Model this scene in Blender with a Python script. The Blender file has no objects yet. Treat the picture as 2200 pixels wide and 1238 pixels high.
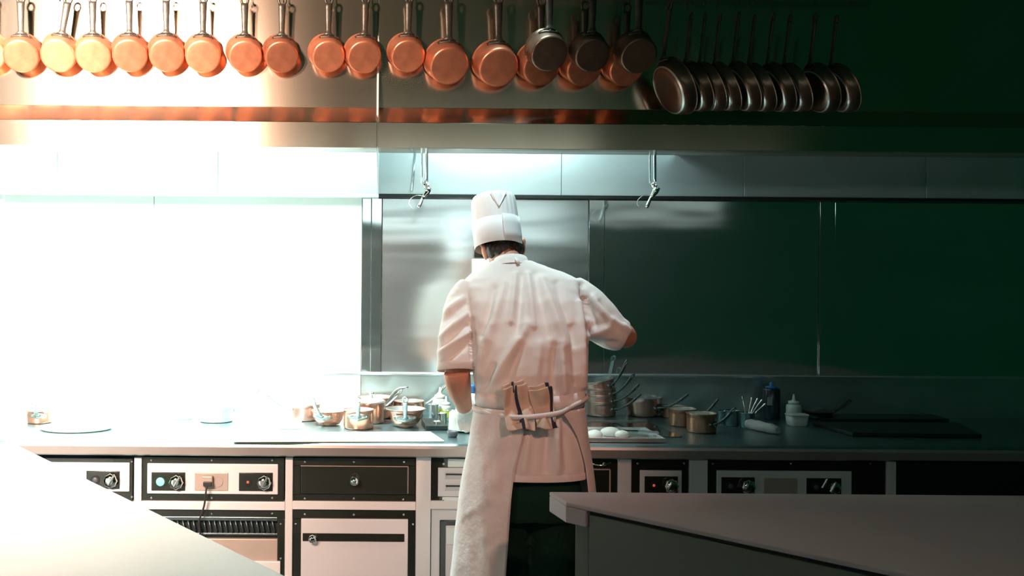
import bpy, bmesh, math, random
from mathutils import Vector, Matrix, noise
random.seed(7)
SC = bpy.context.scene
COL = SC.collection
PI = math.pi

# ------------------------------------------------------------------ camera
F, CX, CY = 2000.0, 830.0, 603.0          # focal length and principal point, in pixels of the 2200 x 1238 frame
ROLL = math.radians(0.45)
CAMZ = 1.6
cd = bpy.data.cameras.new('camera')
cam = bpy.data.objects.new('camera', cd)
COL.objects.link(cam)
cd.sensor_fit = 'HORIZONTAL'
cd.sensor_width = 36.0
cd.lens = 36.0 * F / 2200.0
cd.shift_x = (1100.0 - CX) / 2200.0
cd.shift_y = (CY - 619.0) / 2200.0
cd.clip_start = 0.05
cam.matrix_world = Matrix.Translation((0, 0, CAMZ)) @ Matrix.Rotation(PI / 2, 4, 'X') @ Matrix.Rotation(ROLL, 4, 'Z')
SC.camera = cam

# ------------------------------------------------------------------ world, lamps, exposure
w = bpy.data.worlds.new('world')
SC.world = w
w.use_nodes = True
w.node_tree.nodes['Background'].inputs[0].default_value = (0.02, 1.0, 0.38, 1)
w.node_tree.nodes['Background'].inputs[1].default_value = 0.0155
SC.view_settings.view_transform = 'Standard'
SC.view_settings.look = 'None'
SC.view_settings.exposure = 0.0
SC.view_settings.gamma = 1.0
SC.view_settings.use_curve_mapping = False

def lamp(name, kind, loc, target, power, color, **kw):
    d = bpy.data.lights.new(name, kind)
    d.energy = power
    d.color = color
    for k, v in kw.items():
        setattr(d, k, v)
    o = bpy.data.objects.new(name, d)
    COL.objects.link(o)
    o.location = loc
    o.rotation_euler = (Vector(target) - Vector(loc)).to_track_quat('-Z', 'Y').to_euler()
    return o

COOL = (0.76, 1.0, 0.97)
WARM = (1.0, 0.66, 0.52)
# added warm spotlights, no such fittings known: they brighten range, hanging pans and chef
lamp('added_spot', 'SPOT', (-1.5, 0.1, 3.05), (-2.3, 4.0, 1.2), 950, WARM, spot_size=math.radians(84), spot_blend=1.0, shadow_soft_size=0.10)
lamp('added_spot', 'SPOT', (-1.8, 0.6, 3.30), (-1.3, 4.0, 2.95), 2000, (1.0, 0.76, 0.60), spot_size=math.radians(62.5), spot_blend=1.0, shadow_soft_size=0.12)
lamp('added_spot', 'SPOT', (-2.0, 0.6, 3.30), (-2.3, 4.0, 2.85), 4600, (1.0, 0.92, 0.84), spot_size=math.radians(62), spot_blend=1.0, shadow_soft_size=0.12)
lamp('added_spot', 'SPOT', (1.5, 0.5, 2.9), (0.50, 3.65, 1.10), 170, (1.0, 0.44, 0.32), spot_size=math.radians(25.5), spot_blend=1.0, shadow_soft_size=0.10)
lamp('added_spot', 'SPOT', (-2.4, 0.1, 3.05), (-2.3, 4.0, 0.95), 1500, (1.0, 0.86, 0.74), spot_size=math.radians(55), spot_blend=1.0, shadow_soft_size=0.10)
# added cool spot above the chef, stands in for light from the hood
lamp('added_downlight', 'SPOT', (0.50, 3.60, 3.3), (0.55, 3.78, 1.5), 105, (0.66, 0.96, 1.0), spot_size=math.radians(40), spot_blend=0.8, shadow_soft_size=0.06)
# cool lamps inside the extraction hood: the ones over the left range run far brighter
def hood_lamp(loc, aim, power, sx=0.5, spread=100):
    return lamp('hood_lamp', 'AREA', loc, aim, power, COOL, shape='RECTANGLE', size=sx, size_y=0.16, spread=math.radians(spread))
hood_lamp((-1.75, 4.42, 2.60), (-1.75, 4.46, 0), 50)
hood_lamp((-0.70, 4.42, 2.60), (-0.70, 4.46, 0), 50, .5, 84)
hood_lamp((0.42, 4.42, 2.60), (0.45, 3.92, 1.5), 5, 0.5, 75)
hood_lamp((-1.20, 4.16, 2.55), (-1.20, 4.84, 2.25), 22, 2.2, 140)  # added lamp without a fitting, aimed to brighten the left lining
hood_lamp((0.68, 4.16, 2.55), (0.64, 4.84, 2.25), 6.0, 0.8, 140)  # second added lamp, brightens the lining above the chef

# ------------------------------------------------------------------ helpers
def P(px, py, Y):
    ix, iy = px - CX, py - CY
    c, s = math.cos(ROLL), math.sin(ROLL)
    return Vector(((ix * c + iy * s) / F * Y, Y, CAMZ - (-ix * s + iy * c) / F * Y))
def on_z(px, py, z):
    d = P(px, py, 1.0)
    return Vector((d.x, 1.0, d.z - CAMZ)) * ((z - CAMZ) / (d.z - CAMZ)) + Vector((0, 0, CAMZ))
def sx(px, Y): return (px - CX) / F * Y
def sz(py, Y): return CAMZ - (py - CY) / F * Y

def new_mat(name, base, metal=0.0, rough=0.5, var=0.0, vscale=8.0, bump=0.0, bscale=60.0, stretch=(1, 1, 1), rnd=0.0, spec=0.5, sheen=0.0, aniso=0.0, coat=0.0, trans=0.0, emit=None, estr=0.0, bdist=0.01, detail=3.0, rvar=0.0):
    m = bpy.data.materials.new(name)
    m.use_nodes = True
    nt = m.node_tree
    b = nt.nodes['Principled BSDF']
    b.inputs['Metallic'].default_value = metal
    b.inputs['Roughness'].default_value = rough
    b.inputs['Specular IOR Level'].default_value = spec
    b.inputs['Sheen Weight'].default_value = sheen
    b.inputs['Coat Weight'].default_value = coat
    b.inputs['Transmission Weight'].default_value = trans
    b.inputs['Anisotropic'].default_value = aniso
    if emit:
        b.inputs['Emission Color'].default_value = (*emit, 1)
        b.inputs['Emission Strength'].default_value = estr
    tc = nt.nodes.new('ShaderNodeTexCoord')
    mp = nt.nodes.new('ShaderNodeMapping')
    mp.inputs['Scale'].default_value = stretch
    nt.links.new(tc.outputs['Object'], mp.inputs['Vector'])
    n = nt.nodes.new('ShaderNodeTexNoise')
    n.inputs['Scale'].default_value = vscale
    n.inputs['Detail'].default_value = detail
    nt.links.new(mp.outputs[0], n.inputs['Vector'])
    hsv = nt.nodes.new('ShaderNodeHueSaturation')
    hsv.inputs['Color'].default_value = (*base, 1)
    mr = nt.nodes.new('ShaderNodeMapRange')
    mr.inputs['From Min'].default_value = 0.3
    mr.inputs['From Max'].default_value = 0.7
    mr.inputs['To Min'].default_value = 1 - var
    mr.inputs['To Max'].default_value = 1 + var
    nt.links.new(n.outputs['Fac'], mr.inputs['Value'])
    val = mr.outputs[0]
    if rnd:
        oi = nt.nodes.new('ShaderNodeObjectInfo')
        mr2 = nt.nodes.new('ShaderNodeMapRange')
        mr2.inputs['To Min'].default_value = 1 - rnd
        mr2.inputs['To Max'].default_value = 1 + rnd * 0.3
        nt.links.new(oi.outputs['Random'], mr2.inputs['Value'])
        mu = nt.nodes.new('ShaderNodeMath'); mu.operation = 'MULTIPLY'
        nt.links.new(val, mu.inputs[0]); nt.links.new(mr2.outputs[0], mu.inputs[1])
        val = mu.outputs[0]
    nt.links.new(val, hsv.inputs['Value'])
    nt.links.new(hsv.outputs[0], b.inputs['Base Color'])
    if rvar:
        mr3 = nt.nodes.new('ShaderNodeMapRange')
        mr3.inputs['To Min'].default_value = max(0.02, rough - rvar)
        mr3.inputs['To Max'].default_value = rough + rvar
        nt.links.new(n.outputs['Fac'], mr3.inputs['Value'])
        nt.links.new(mr3.outputs[0], b.inputs['Roughness'])
    if aniso:
        tg = nt.nodes.new('ShaderNodeTangent'); tg.direction_type = 'RADIAL'; tg.axis = 'Z'
        nt.links.new(tg.outputs[0], b.inputs['Tangent'])
        b.inputs['Anisotropic Rotation'].default_value = 0.25
    if bump:
        n2 = nt.nodes.new('ShaderNodeTexNoise')
        n2.inputs['Scale'].default_value = bscale
        n2.inputs['Detail'].default_value = 2.0
        nt.links.new(mp.outputs[0], n2.inputs['Vector'])
        bp = nt.nodes.new('ShaderNodeBump')
        bp.inputs['Strength'].default_value = bump
        bp.inputs['Distance'].default_value = bdist
        nt.links.new(n2.outputs['Fac'], bp.inputs['Height'])
        nt.links.new(bp.outputs[0], b.inputs['Normal'])
    return m

M = {}
M['steel_hood'] = new_mat('brushed_hood_steel', (0.66, 0.52, 0.40), 0.97, 0.16, 0.05, 3, 0.06, 4, (1, 1, 0.15), aniso=0.62)
M['steel_panel'] = new_mat('wavy_splash_steel', (0.64, 0.71, 0.73), 0.95, 0.08, 0.06, 2, 0.25, 2.2, (0.35, 1, 1.3), bdist=0.02)
M['steel_panel_left'] = new_mat('rippled_splash_steel', (0.66, 0.71, 0.73), 0.92, 0.17, 0.06, 2, 0.30, 2.0, (0.22, 1, 1.8), bdist=0.03)
M['steel_inner'] = new_mat('hood_lining_steel', (0.66, 0.74, 0.76), 0.55, 0.35, 0.04, 3, 0.1, 3, (1, 1, 0.2))
M['steel_bright'] = new_mat('bright_steel', (0.72, 0.78, 0.80), 0.8, 0.22, 0.05, 10)
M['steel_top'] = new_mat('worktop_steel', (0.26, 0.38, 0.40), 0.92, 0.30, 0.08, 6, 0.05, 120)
M['steel_edge'] = new_mat('worktop_edge_steel', (0.52, 0.44, 0.40), 0.6, 0.35, 0.05, 8)
M['white_panel'] = new_mat('white_enamel_panel', (0.86, 0.90, 0.87), 0.0, 0.35, 0.02, 3)
M['lower_panel'] = new_mat('satin_lower_steel', (0.50, 0.62, 0.64), 0.82, 0.26, 0.05, 3)
M['white_frame'] = new_mat('white_frame_enamel', (0.80, 0.74, 0.72), 0.0, 0.32, 0.03, 6)
M['white_door'] = new_mat('white_door_enamel', (0.74, 0.69, 0.68), 0.0, 0.25, 0.03, 3, coat=0.2)
M['black_panel'] = new_mat('black_gloss_enamel', (0.020, 0.022, 0.016), 0.0, 0.10, 0.1, 4, 0.12, 7, coat=0.6, bdist=0.01)
M['black_matt'] = new_mat('black_matt', (0.012, 0.016, 0.014), 0.0, 0.45, 0.1, 20)
M['chrome'] = new_mat('chrome', (0.85, 0.82, 0.78), 1.0, 0.08, 0.02, 20)
M['copper'] = new_mat('copper', (0.86, 0.31, 0.17), 0.72, 0.36, 0.16, 22, 0.05, 40, rnd=0.45, detail=6.0, rvar=0.1)
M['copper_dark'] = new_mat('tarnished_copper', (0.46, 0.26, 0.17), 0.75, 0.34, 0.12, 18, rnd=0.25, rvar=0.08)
M['copper_counter'] = new_mat('polished_copper', (0.82, 0.42, 0.30), 0.85, 0.24, 0.08, 25, rnd=0.2)
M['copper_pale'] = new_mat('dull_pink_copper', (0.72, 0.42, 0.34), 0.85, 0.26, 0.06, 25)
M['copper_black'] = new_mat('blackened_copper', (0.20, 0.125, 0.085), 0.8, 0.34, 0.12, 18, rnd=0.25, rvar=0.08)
M['tin'] = new_mat('tin_lining', (0.80, 0.80, 0.78), 0.8, 0.32, 0.06, 20)
M['iron'] = new_mat('dark_cast_iron', (0.075, 0.062, 0.048), 0.55, 0.42, 0.2, 40, 0.1, 90)
M['cast_steel'] = new_mat('cast_steel_handle', (0.42, 0.44, 0.42), 0.8, 0.30, 0.15, 40, 0.1, 90)
M['dark_handle'] = new_mat('grey_cast_handle', (0.16, 0.20, 0.20), 0.75, 0.30, 0.15, 40)
M['jacket'] = new_mat('white_cotton_twill', (0.80, 0.74, 0.71), 0.0, 0.85, 0.03, 6, 0.25, 320, sheen=0.15, spec=0.2, bdist=0.003)
M['apron'] = new_mat('white_apron_canvas', (0.76, 0.71, 0.69), 0.0, 0.85, 0.08, 14, 0.35, 45, sheen=0.15, spec=0.2, bdist=0.006)
M['hat'] = new_mat('white_paper', (0.86, 0.82, 0.83), 0.0, 0.8, 0.02, 6, spec=0.2)
M['trouser'] = new_mat('black_trouser_cloth', (0.006, 0.034, 0.021), 0.0, 0.9, 0.1, 10, 0.2, 200, spec=0.2)
M['skin'] = new_mat('skin', (0.56, 0.25, 0.165), 0.0, 0.5, 0.08, 14, 0.1, 120, spec=0.35)
M['hair'] = new_mat('dark_brown_hair', (0.020, 0.014, 0.011), 0.0, 0.45, 0.35, 60, 0.6, 110, (1, 1, 0.25))
M['glove'] = new_mat('white_glove', (0.78, 0.79, 0.77), 0.0, 0.4, 0.06, 40, 0.2, 60)
M['shoe'] = new_mat('black_shoe_leather', (0.015, 0.015, 0.014), 0.0, 0.4)
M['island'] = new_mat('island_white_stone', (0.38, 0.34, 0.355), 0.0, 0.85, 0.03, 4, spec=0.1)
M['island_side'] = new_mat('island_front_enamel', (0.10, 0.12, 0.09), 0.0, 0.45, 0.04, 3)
M['island_left'] = new_mat('white_service_counter_top', (0.86, 0.84, 0.80), 0.0, 0.4, 0.02, 4)
M['floor'] = new_mat('dark_floor_tile', (0.07, 0.075, 0.07), 0.0, 0.45, 0.1, 5)
M['grout'] = new_mat('floor_grout', (0.03, 0.03, 0.03), 0.0, 0.8)
M['wall'] = new_mat('wall_paint', (0.62, 0.64, 0.60), 0.0, 0.6, 0.03, 3)
M['plastic_white'] = new_mat('white_plastic', (0.80, 0.84, 0.80), 0.0, 0.4, 0.02, 8)
M['plastic_clear'] = new_mat('milky_squeeze_plastic', (0.62, 0.70, 0.66), 0.0, 0.35, 0.03, 8, trans=0.15)
M['green_sauce'] = new_mat('green_sauce', (0.50, 0.72, 0.06), 0.0, 0.4, 0.1, 12)
M['blue_plastic'] = new_mat('blue_plastic', (0.02, 0.12, 0.36), 0.0, 0.35)
M['dark_plastic'] = new_mat('dark_bottle_glass', (0.012, 0.022, 0.030), 0.0, 0.25, 0.1, 10)
M['label'] = new_mat('grey_label', (0.25, 0.30, 0.32), 0.0, 0.6)
M['board'] = new_mat('pale_cutting_board', (0.84, 0.80, 0.70), 0.0, 0.5, 0.04, 6)
M['dough'] = new_mat('white_dough', (0.80, 0.82, 0.76), 0.0, 0.6, 0.04, 20, 0.2, 30)
M['grey_cup'] = new_mat('grey_ceramic', (0.10, 0.10, 0.12), 0.0, 0.45, 0.08, 20)
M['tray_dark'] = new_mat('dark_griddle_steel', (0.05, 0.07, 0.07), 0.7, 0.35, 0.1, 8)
M['seam'] = new_mat('dark_seam', (0.02, 0.02, 0.018), 0.2, 0.6)
M['green_lamp'] = new_mat('lit_green_lamp', (0.1, 0.8, 0.3), 0.0, 0.3, emit=(0.15, 1.0, 0.35), estr=3.0)
M['red_lamp'] = new_mat('lit_red_lamp', (0.8, 0.1, 0.05), 0.0, 0.3, emit=(1.0, 0.12, 0.06), estr=0.5)
M['tube'] = new_mat('lamp_diffuser', (0.9, 0.95, 0.92), 0.0, 0.4, emit=(0.80, 1.0, 0.96), estr=3.3)
M['tube_dim'] = new_mat('dim_lamp_diffuser', (0.9, 0.95, 0.92), 0.0, 0.4, emit=(0.80, 1.0, 0.95), estr=0.3)
M['socket'] = new_mat('beige_socket_plate', (0.50, 0.38, 0.32), 0.1, 0.4, 0.05, 10)
M['cable'] = new_mat('dark_rubber_cable', (0.03, 0.028, 0.024), 0.0, 0.5)
M['rolled_cloth'] = new_mat('rolled_grey_cloth', (0.42, 0.45, 0.45), 0.0, 0.9, 0.08, 20, 0.3, 90)

def towel_mat():
    m = new_mat('cream_kitchen_towel', (0.64, 0.50, 0.40), 0.0, 0.9, 0.06, 30, 0.35, 220, sheen=0.2, spec=0.2, bdist=0.004)
    nt = m.node_tree
    b = nt.nodes['Principled BSDF']
    src = b.inputs['Base Color'].links[0].from_socket
    uv = nt.nodes.new('ShaderNodeUVMap')
    sep = nt.nodes.new('ShaderNodeSeparateXYZ')
    nt.links.new(uv.outputs[0], sep.inputs[0])
    cr = nt.nodes.new('ShaderNodeValToRGB')
    e = cr.color_ramp.elements
    cr.color_ramp.interpolation = 'CONSTANT'
    e[0].position = 0.0; e[0].color = (0, 0, 0, 1)
    e[1].position = 0.42; e[1].color = (1, 1, 1, 1)
    a = e.new(0.53); a.color = (0, 0, 0, 1)
    nt.links.new(sep.outputs[0], cr.inputs[0])
    mx = nt.nodes.new('ShaderNodeMix'); mx.data_type = 'RGBA'
    nt.links.new(cr.outputs[0], mx.inputs['Factor'])
    nt.links.new(src, mx.inputs[6])
    mx.inputs[7].default_value = (0.035, 0.036, 0.06, 1)
    nt.links.new(mx.outputs[2], b.inputs['Base Color'])
    return m
M['towel'] = towel_mat()

# --- geometry: each function adds to a bmesh
def BM(): return bmesh.new()
def box(bm, x0, x1, y0, y1, z0, z1):
    vs = [bm.verts.new((x, y, z)) for x in (x0, x1) for y in (y0, y1) for z in (z0, z1)]
    for f in ((0, 1, 3, 2), (4, 6, 7, 5), (0, 4, 5, 1), (2, 3, 7, 6), (0, 2, 6, 4), (1, 5, 7, 3)):
        bm.faces.new([vs[i] for i in f])
def loft(bm, rings, cap=True, closed=True, smooth=True):
    R = [[bm.verts.new(v) for v in r] for r in rings]
    n = len(rings[0])
    m_ = n if closed else n - 1
    for a, b in zip(R[:-1], R[1:]):
        for i in range(m_):
            f = bm.faces.new((a[i], a[(i + 1) % n], b[(i + 1) % n], b[i]))
            f.smooth = smooth
    if cap:
        bm.faces.new(R[0][::-1]); bm.faces.new(R[-1])
    return R
def ring(c, u, v, a, b, n=24, p=2.0):
    out = []
    for i in range(n):
        t = 2 * PI * i / n
        ct, st = math.cos(t), math.sin(t)
        ex = 2.0 / p
        out.append(Vector(c) + u * (a * math.copysign(abs(ct) ** ex, ct)) + v * (b * math.copysign(abs(st) ** ex, st)))
    return out
EX, EY, EZ = Vector((1, 0, 0)), Vector((0, 1, 0)), Vector((0, 0, 1))
def lathe(bm, prof, n=32, c=(0, 0, 0), cap0=False, cap1=False, mod=None):
    rings = []
    for (r, z) in prof:
        rr = []
        for i in range(n):
            t = 2 * PI * i / n
            k = r * (mod(t, z) if mod else 1.0)
            rr.append((c[0] + k * math.cos(t), c[1] + k * math.sin(t), c[2] + z))
        rings.append(rr)
    R = [[bm.verts.new(v) for v in r] for r in rings]
    for a, b in zip(R[:-1], R[1:]):
        for i in range(n):
            f = bm.faces.new((a[i], a[(i + 1) % n], b[(i + 1) % n], b[i])); f.smooth = True
    if cap0: bm.faces.new(R[0][::-1])
    if cap1: bm.faces.new(R[-1])
def catmull(pts, per=6):
    pts = [Vector(p) for p in pts]
    out = []
    for i in range(len(pts) - 1):
        p0 = pts[max(i - 1, 0)]; p1 = pts[i]; p2 = pts[i + 1]; p3 = pts[min(i + 2, len(pts) - 1)]
        for k in range(per):
            t = k / per
            out.append(0.5 * ((2 * p1) + (p2 - p0) * t + (2 * p0 - 5 * p1 + 4 * p2 - p3) * t * t + (3 * p1 - p0 - 3 * p2 + p3) * t ** 3))
    out.append(pts[-1])
    return out
def tube(bm, pts, rad, n=10, flat=1.0, up=EZ, round_ends=False):
    pts = [Vector(p) for p in pts]
    if not isinstance(rad, (list, tuple)): rad = [rad] * len(pts)
    rings = []
    N = len(pts)
    for i, p in enumerate(pts):
        d = (pts[min(i + 1, N - 1)] - pts[max(i - 1, 0)]).normalized()
        u = d.cross(up)
        if u.length < 1e-4: u = d.cross(EX)
        u.normalize(); v = u.cross(d).normalized()
        if round_ends and i == 0:
            for k in (0.15, 0.5, 0.8):
                s = math.sqrt(1 - (1 - k) ** 2)
                rings.append(ring(p - d * rad[0] * (1 - k), u, v, rad[0] * s, rad[0] * s * flat, n))
        rings.append(ring(p, u, v, rad[i], rad[i] * flat, n))
        if round_ends and i == N - 1:
            for k in (0.8, 0.5, 0.15):
                s = math.sqrt(1 - (1 - k) ** 2)
                rings.append(ring(p + d * rad[i] * (1 - k), u, v, rad[i] * s, rad[i] * s * flat, n))
    loft(bm, rings)
def ball(bm, c, r, su=12, sv=8, sc=(1, 1, 1), rot=None):
    c = Vector(c)
    mtx = Matrix.Translation(c) @ (rot.to_4x4() if rot else Matrix.Identity(4)) @ Matrix.Diagonal((r * sc[0], r * sc[1], r * sc[2], 1))
    res = bmesh.ops.create_uvsphere(bm, u_segments=su, v_segments=sv, radius=1.0, matrix=mtx)
    for v in res['verts']:
        for f in v.link_faces: f.smooth = True
def prism(bm, prof, x0, x1):                     # (y, z) profile drawn out along x
    loft(bm, [[(x0, y, z) for y, z in prof], [(x1, y, z) for y, z in prof]], smooth=False)

def obj(name, bm, mat, parent=None, bevel=0.0, seg=2, smooth_angle=None, mats=None):
    bmesh.ops.recalc_face_normals(bm, faces=bm.faces)
    me = bpy.data.meshes.new(name)
    bm.to_mesh(me); bm.free()
    for m_ in (mats or [mat]): me.materials.append(M[m_] if isinstance(m_, str) else m_)
    o = bpy.data.objects.new(name, me)
    COL.objects.link(o)
    if parent: o.parent = parent
    if bevel:
        b = o.modifiers.new('bevel', 'BEVEL'); b.width = bevel; b.segments = seg; b.limit_method = 'ANGLE'
        b.angle_limit = math.radians(40)
    return o
def tag(o, label, cat, group=None):
    o['label'] = label; o['category'] = cat
    if group: o['group'] = group
    return o
def thing(name, label, cat, loc=(0, 0, 0), group=None):
    o = bpy.data.objects.new(name, None)
    o.empty_display_size = 0.05
    COL.objects.link(o); o.location = loc
    return tag(o, label, cat, group)
def struct(name, bm, mat, parent=None, bevel=0.0):
    o = obj(name, bm, mat, parent, bevel)
    if not parent: o['kind'] = 'structure'
    return o
def dup(root, mtx, label, group=None, matmap=None):
    def cp(o, par):
        c = o.copy(); COL.objects.link(c)
        if par: c.parent = par; c.matrix_parent_inverse = o.matrix_parent_inverse
        for ch in list(o.children): cp(ch, c)
        return c
    r = cp(root, None)
    r.matrix_world = mtx; r['label'] = label
    if group: r['group'] = group
    return r
def local(parent, bmf):                          # shift a world-space bmesh into the parent's own space (parents are unrotated)
    bmesh.ops.translate(bmf, verts=bmf.verts, vec=-Vector(parent.location))
    return bmf
def wobj(name, bm, mat, parent, **k):            # part given in world space
    return obj(name, local(parent, bm), mat, parent, **k)

def remeshed(name, bm, voxel, smooth_it, mat, parent=None, deform=None):
    bmesh.ops.recalc_face_normals(bm, faces=bm.faces)
    me = bpy.data.meshes.new('tmp'); bm.to_mesh(me); bm.free()
    t = bpy.data.objects.new('tmp', me); COL.objects.link(t)
    r = t.modifiers.new('r', 'REMESH'); r.mode = 'VOXEL'; r.voxel_size = voxel
    s = t.modifiers.new('s', 'SMOOTH'); s.factor = 0.5; s.iterations = smooth_it
    dg = bpy.context.evaluated_depsgraph_get(); dg.update()
    out = bpy.data.meshes.new_from_object(t.evaluated_get(dg))
    bpy.data.objects.remove(t); bpy.data.meshes.remove(me)
    out.name = name
    if deform:
        b2 = bmesh.new(); b2.from_mesh(out); b2.normal_update()
        mv = [(v, deform(v.co.copy(), v.normal.copy())) for v in b2.verts]
        for v, d in mv: v.co += d
        b2.to_mesh(out); b2.free()
    for p in out.polygons: p.use_smooth = True
    out.materials.clear(); out.materials.append(M[mat])
    o = bpy.data.objects.new(name, out); COL.objects.link(o)
    if parent:
        o.parent = parent
        out.transform(Matrix.Translation(-Vector(parent.location)))
    return o

# ================================================================== SETTING
YB = 4.90                 # back wall behind the range
YF = 4.00                 # worktop front edge
ZC = 0.90                 # worktop height
XL, XR = -2.55, 3.75
bm = BM(); box(bm, XL - .6, XR + .8, -3.6, YB + .2, -0.1, -0.006)
floor = struct('floor', bm, 'grout')
tile_me = None
for i in range(10):
    for j in range(8):
        x, y = -1.2 + i * 0.30, 2.2 + j * 0.30
        bm = BM(); box(bm, 0.004, 0.296, 0.004, 0.296, -0.006, 0.0)
        if tile_me is None:
            t = obj('floor_tile', bm, 'floor', floor); tile_me = t.data
        else:
            bm.free(); t = bpy.data.objects.new('floor_tile', tile_me); COL.objects.link(t); t.parent = floor
        t.location = (x, y, 0)
bm = BM(); box(bm, XL - .2, XR + .5, YB + 0.012, YB + 0.15, -0.1, 3.4)
wall_back = struct('wall_back', bm, 'wall')
ZR = sz(800, YB)                                  # ledge above the worktop
ZB = sz(417, 4.84)                                # lower edge of the hood lining
def panel(x0, x1, z0, z1, mat, name='wall_panel', y0=YB - 0.004):
    bm = BM(); box(bm, x0 + .0015, x1 - .0015, y0, YB + 0.012, z0, z1)
    return obj(name, bm, mat, wall_back, bevel=0.0015)
s = lambda px: sx(px, YB)
for a, b_, m_ in ((XL, sx(330, YB), 'white_panel'), (sx(330, YB), s(777), 'white_panel'), (s(777), s(797), 'steel_panel'), (s(820), s(1263), 'steel_panel_left'),
                  (s(1297), s(1758), 'steel_panel'), (s(1792), s(2250), 'steel_panel')):
    panel(a, b_, ZR, ZB + .03, m_)
for a, b_ in ((s(797), s(820)), (s(1263), s(1297)), (s(1758), s(1792))):
    panel(a, b_, ZR, ZB + .03, 'steel_panel', 'cover_strip', YB - 0.012)
panel(XL, s(777), ZC - .02, ZR - .01, 'white_panel', 'lower_panel')
panel(s(777), s(2250), ZC - .02, ZR - .01, 'lower_panel', 'lower_panel')
bm = BM(); prism(bm, [(YB + .01, ZR + .004), (YB - .022, ZR + .002), (YB - .026, ZR - .004), (YB - .024, ZR - .012), (YB + .01, ZR - .014)], XL, s(2300))
struct('trim_1', bm, 'steel_bright')
# vertical edge of the wall lining at the far left
bm = BM(); box(bm, s(-12), s(12), YB - 0.03, YB - .004, ZC + .02, sz(380, YB))
struct('trim_2', bm, 'white_panel', bevel=.003)

# ================================================================== EXTRACTION HOOD
hood = thing('extraction_hood', 'long brushed steel extraction hood above the range, behind the copper pans', 'hood', (0, 3.5, sz(264, 3.95)))
YH, YU = 3.95, 4.05
z264, z318, z232 = sz(264, YH), sz(318, YH), sz(232, YU)
xs = sx(808, YH)
def hood_section(x0, x1):
    bm = BM(); box(bm, x0, x1, YU, YU + .02, z232, 3.35); wobj('upper_face', bm, 'steel_hood', hood, bevel=.002)
    bm = BM(); prism(bm, [(YU + .02, z232 + .001), (YU, z232), (YH + .002, z264 + .003), (YH + .02, z264 + .001)], x0, x1); wobj('sloped_band', bm, 'steel_hood', hood)
    bm = BM(); prism(bm, [(YH, z264 + .002), (YH, z318), (YH + .17, z318 + .002), (YH + .17, z318 + .012), (YH + .012, z318 + .012), (YH + .012, z264 + .002)], x0, x1); wobj('front_lip', bm, 'steel_hood', hood, bevel=.0015)
    bm = BM(); box(bm, x0, x1, YU + .031, YB, 2.78, 2.80); wobj('hood_ceiling', bm, 'steel_inner', hood)
    bm = BM(); box(bm, x0, x1, YU + .021, YU + .03, z264, 2.79); wobj('inner_front', bm, 'steel_inner', hood)
    # lining panels at the back
    n = max(1, round((x1 - x0) / 0.95))
    for i in range(n):
        a = x0 + (x1 - x0) * i / n; b_ = x0 + (x1 - x0) * (i + 1) / n
        bm = BM(); box(bm, a + .001, b_ - .001, 4.84, 4.855, ZB, 2.78); wobj('lining_panel', bm, 'steel_inner', hood, bevel=.002)
hood_section(XL, xs - .002)
hood_section(xs + .002, XR)
bm = BM(); box(bm, xs, XR, 4.835, YB, ZB - .016, ZB - .0005); wobj('painted_edge_strip', bm, 'black_matt', hood)  # black here paints the shadow under the lining's lower edge
bm = BM(); box(bm, XL, xs, 4.835, YB, ZB - .016, ZB - .0005); wobj('painted_edge_strip', bm, 'white_panel', hood)  # white here paints the overexposed left half of the same strip
bm = BM(); box(bm, xs - .001, xs + .001, YU + .003, YU + .03, z232, 3.3); wobj('seam', bm, 'seam', hood)
bm = BM()
prism(bm, [(YH + .03, z318 + .012), (4.838, ZB), (4.838, 2.78), (YH + .12, 2.78)], xs - .004, xs + .004); wobj('divider', bm, 'steel_inner', hood)
bm = BM(); prism(bm, [(YH + .18, z318 + .018), (4.838, 2.268), (4.838, 2.78), (YH + .18, 2.78)], 1.50, 1.506); wobj('divider', bm, 'steel_inner', hood)  # added plate out of view, stops lamp light reaching the right lining
bm = BM(); tube(bm, [P(893, 326, 4.83), P(885, 410, 4.83)], .006, 8); wobj('conduit', bm, 'steel_bright', hood)
for x, sz_ in ((-1.75, .5), (-.75, .5), (.42, .7), (2.1, .5)):
    l = thing('hood_light', 'recessed lamp fitting inside the hood', 'lamp', (x, 4.42, 2.78), 'lamps inside the hood')
    bm = BM(); box(bm, -sz_ / 2 - .03, sz_ / 2 + .03, -.11, .11, -.12, 0); obj('housing', bm, 'steel_inner', l, bevel=.004)
    bm = BM(); box(bm, -sz_ / 2, sz_ / 2, -.08, .08, -.128, -.12); obj('diffuser', bm, 'plastic_white', l)
labs = ['lamp fitting inside the hood at its far left end', 'lamp fitting inside the hood just left of the seam', 'lamp fitting inside the hood above the chef', 'unlit lamp fitting inside the hood over the dark right end']
for o, t in zip([o for o in COL.objects if o.name.startswith('hood_light')], labs): o['label'] = t

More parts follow.
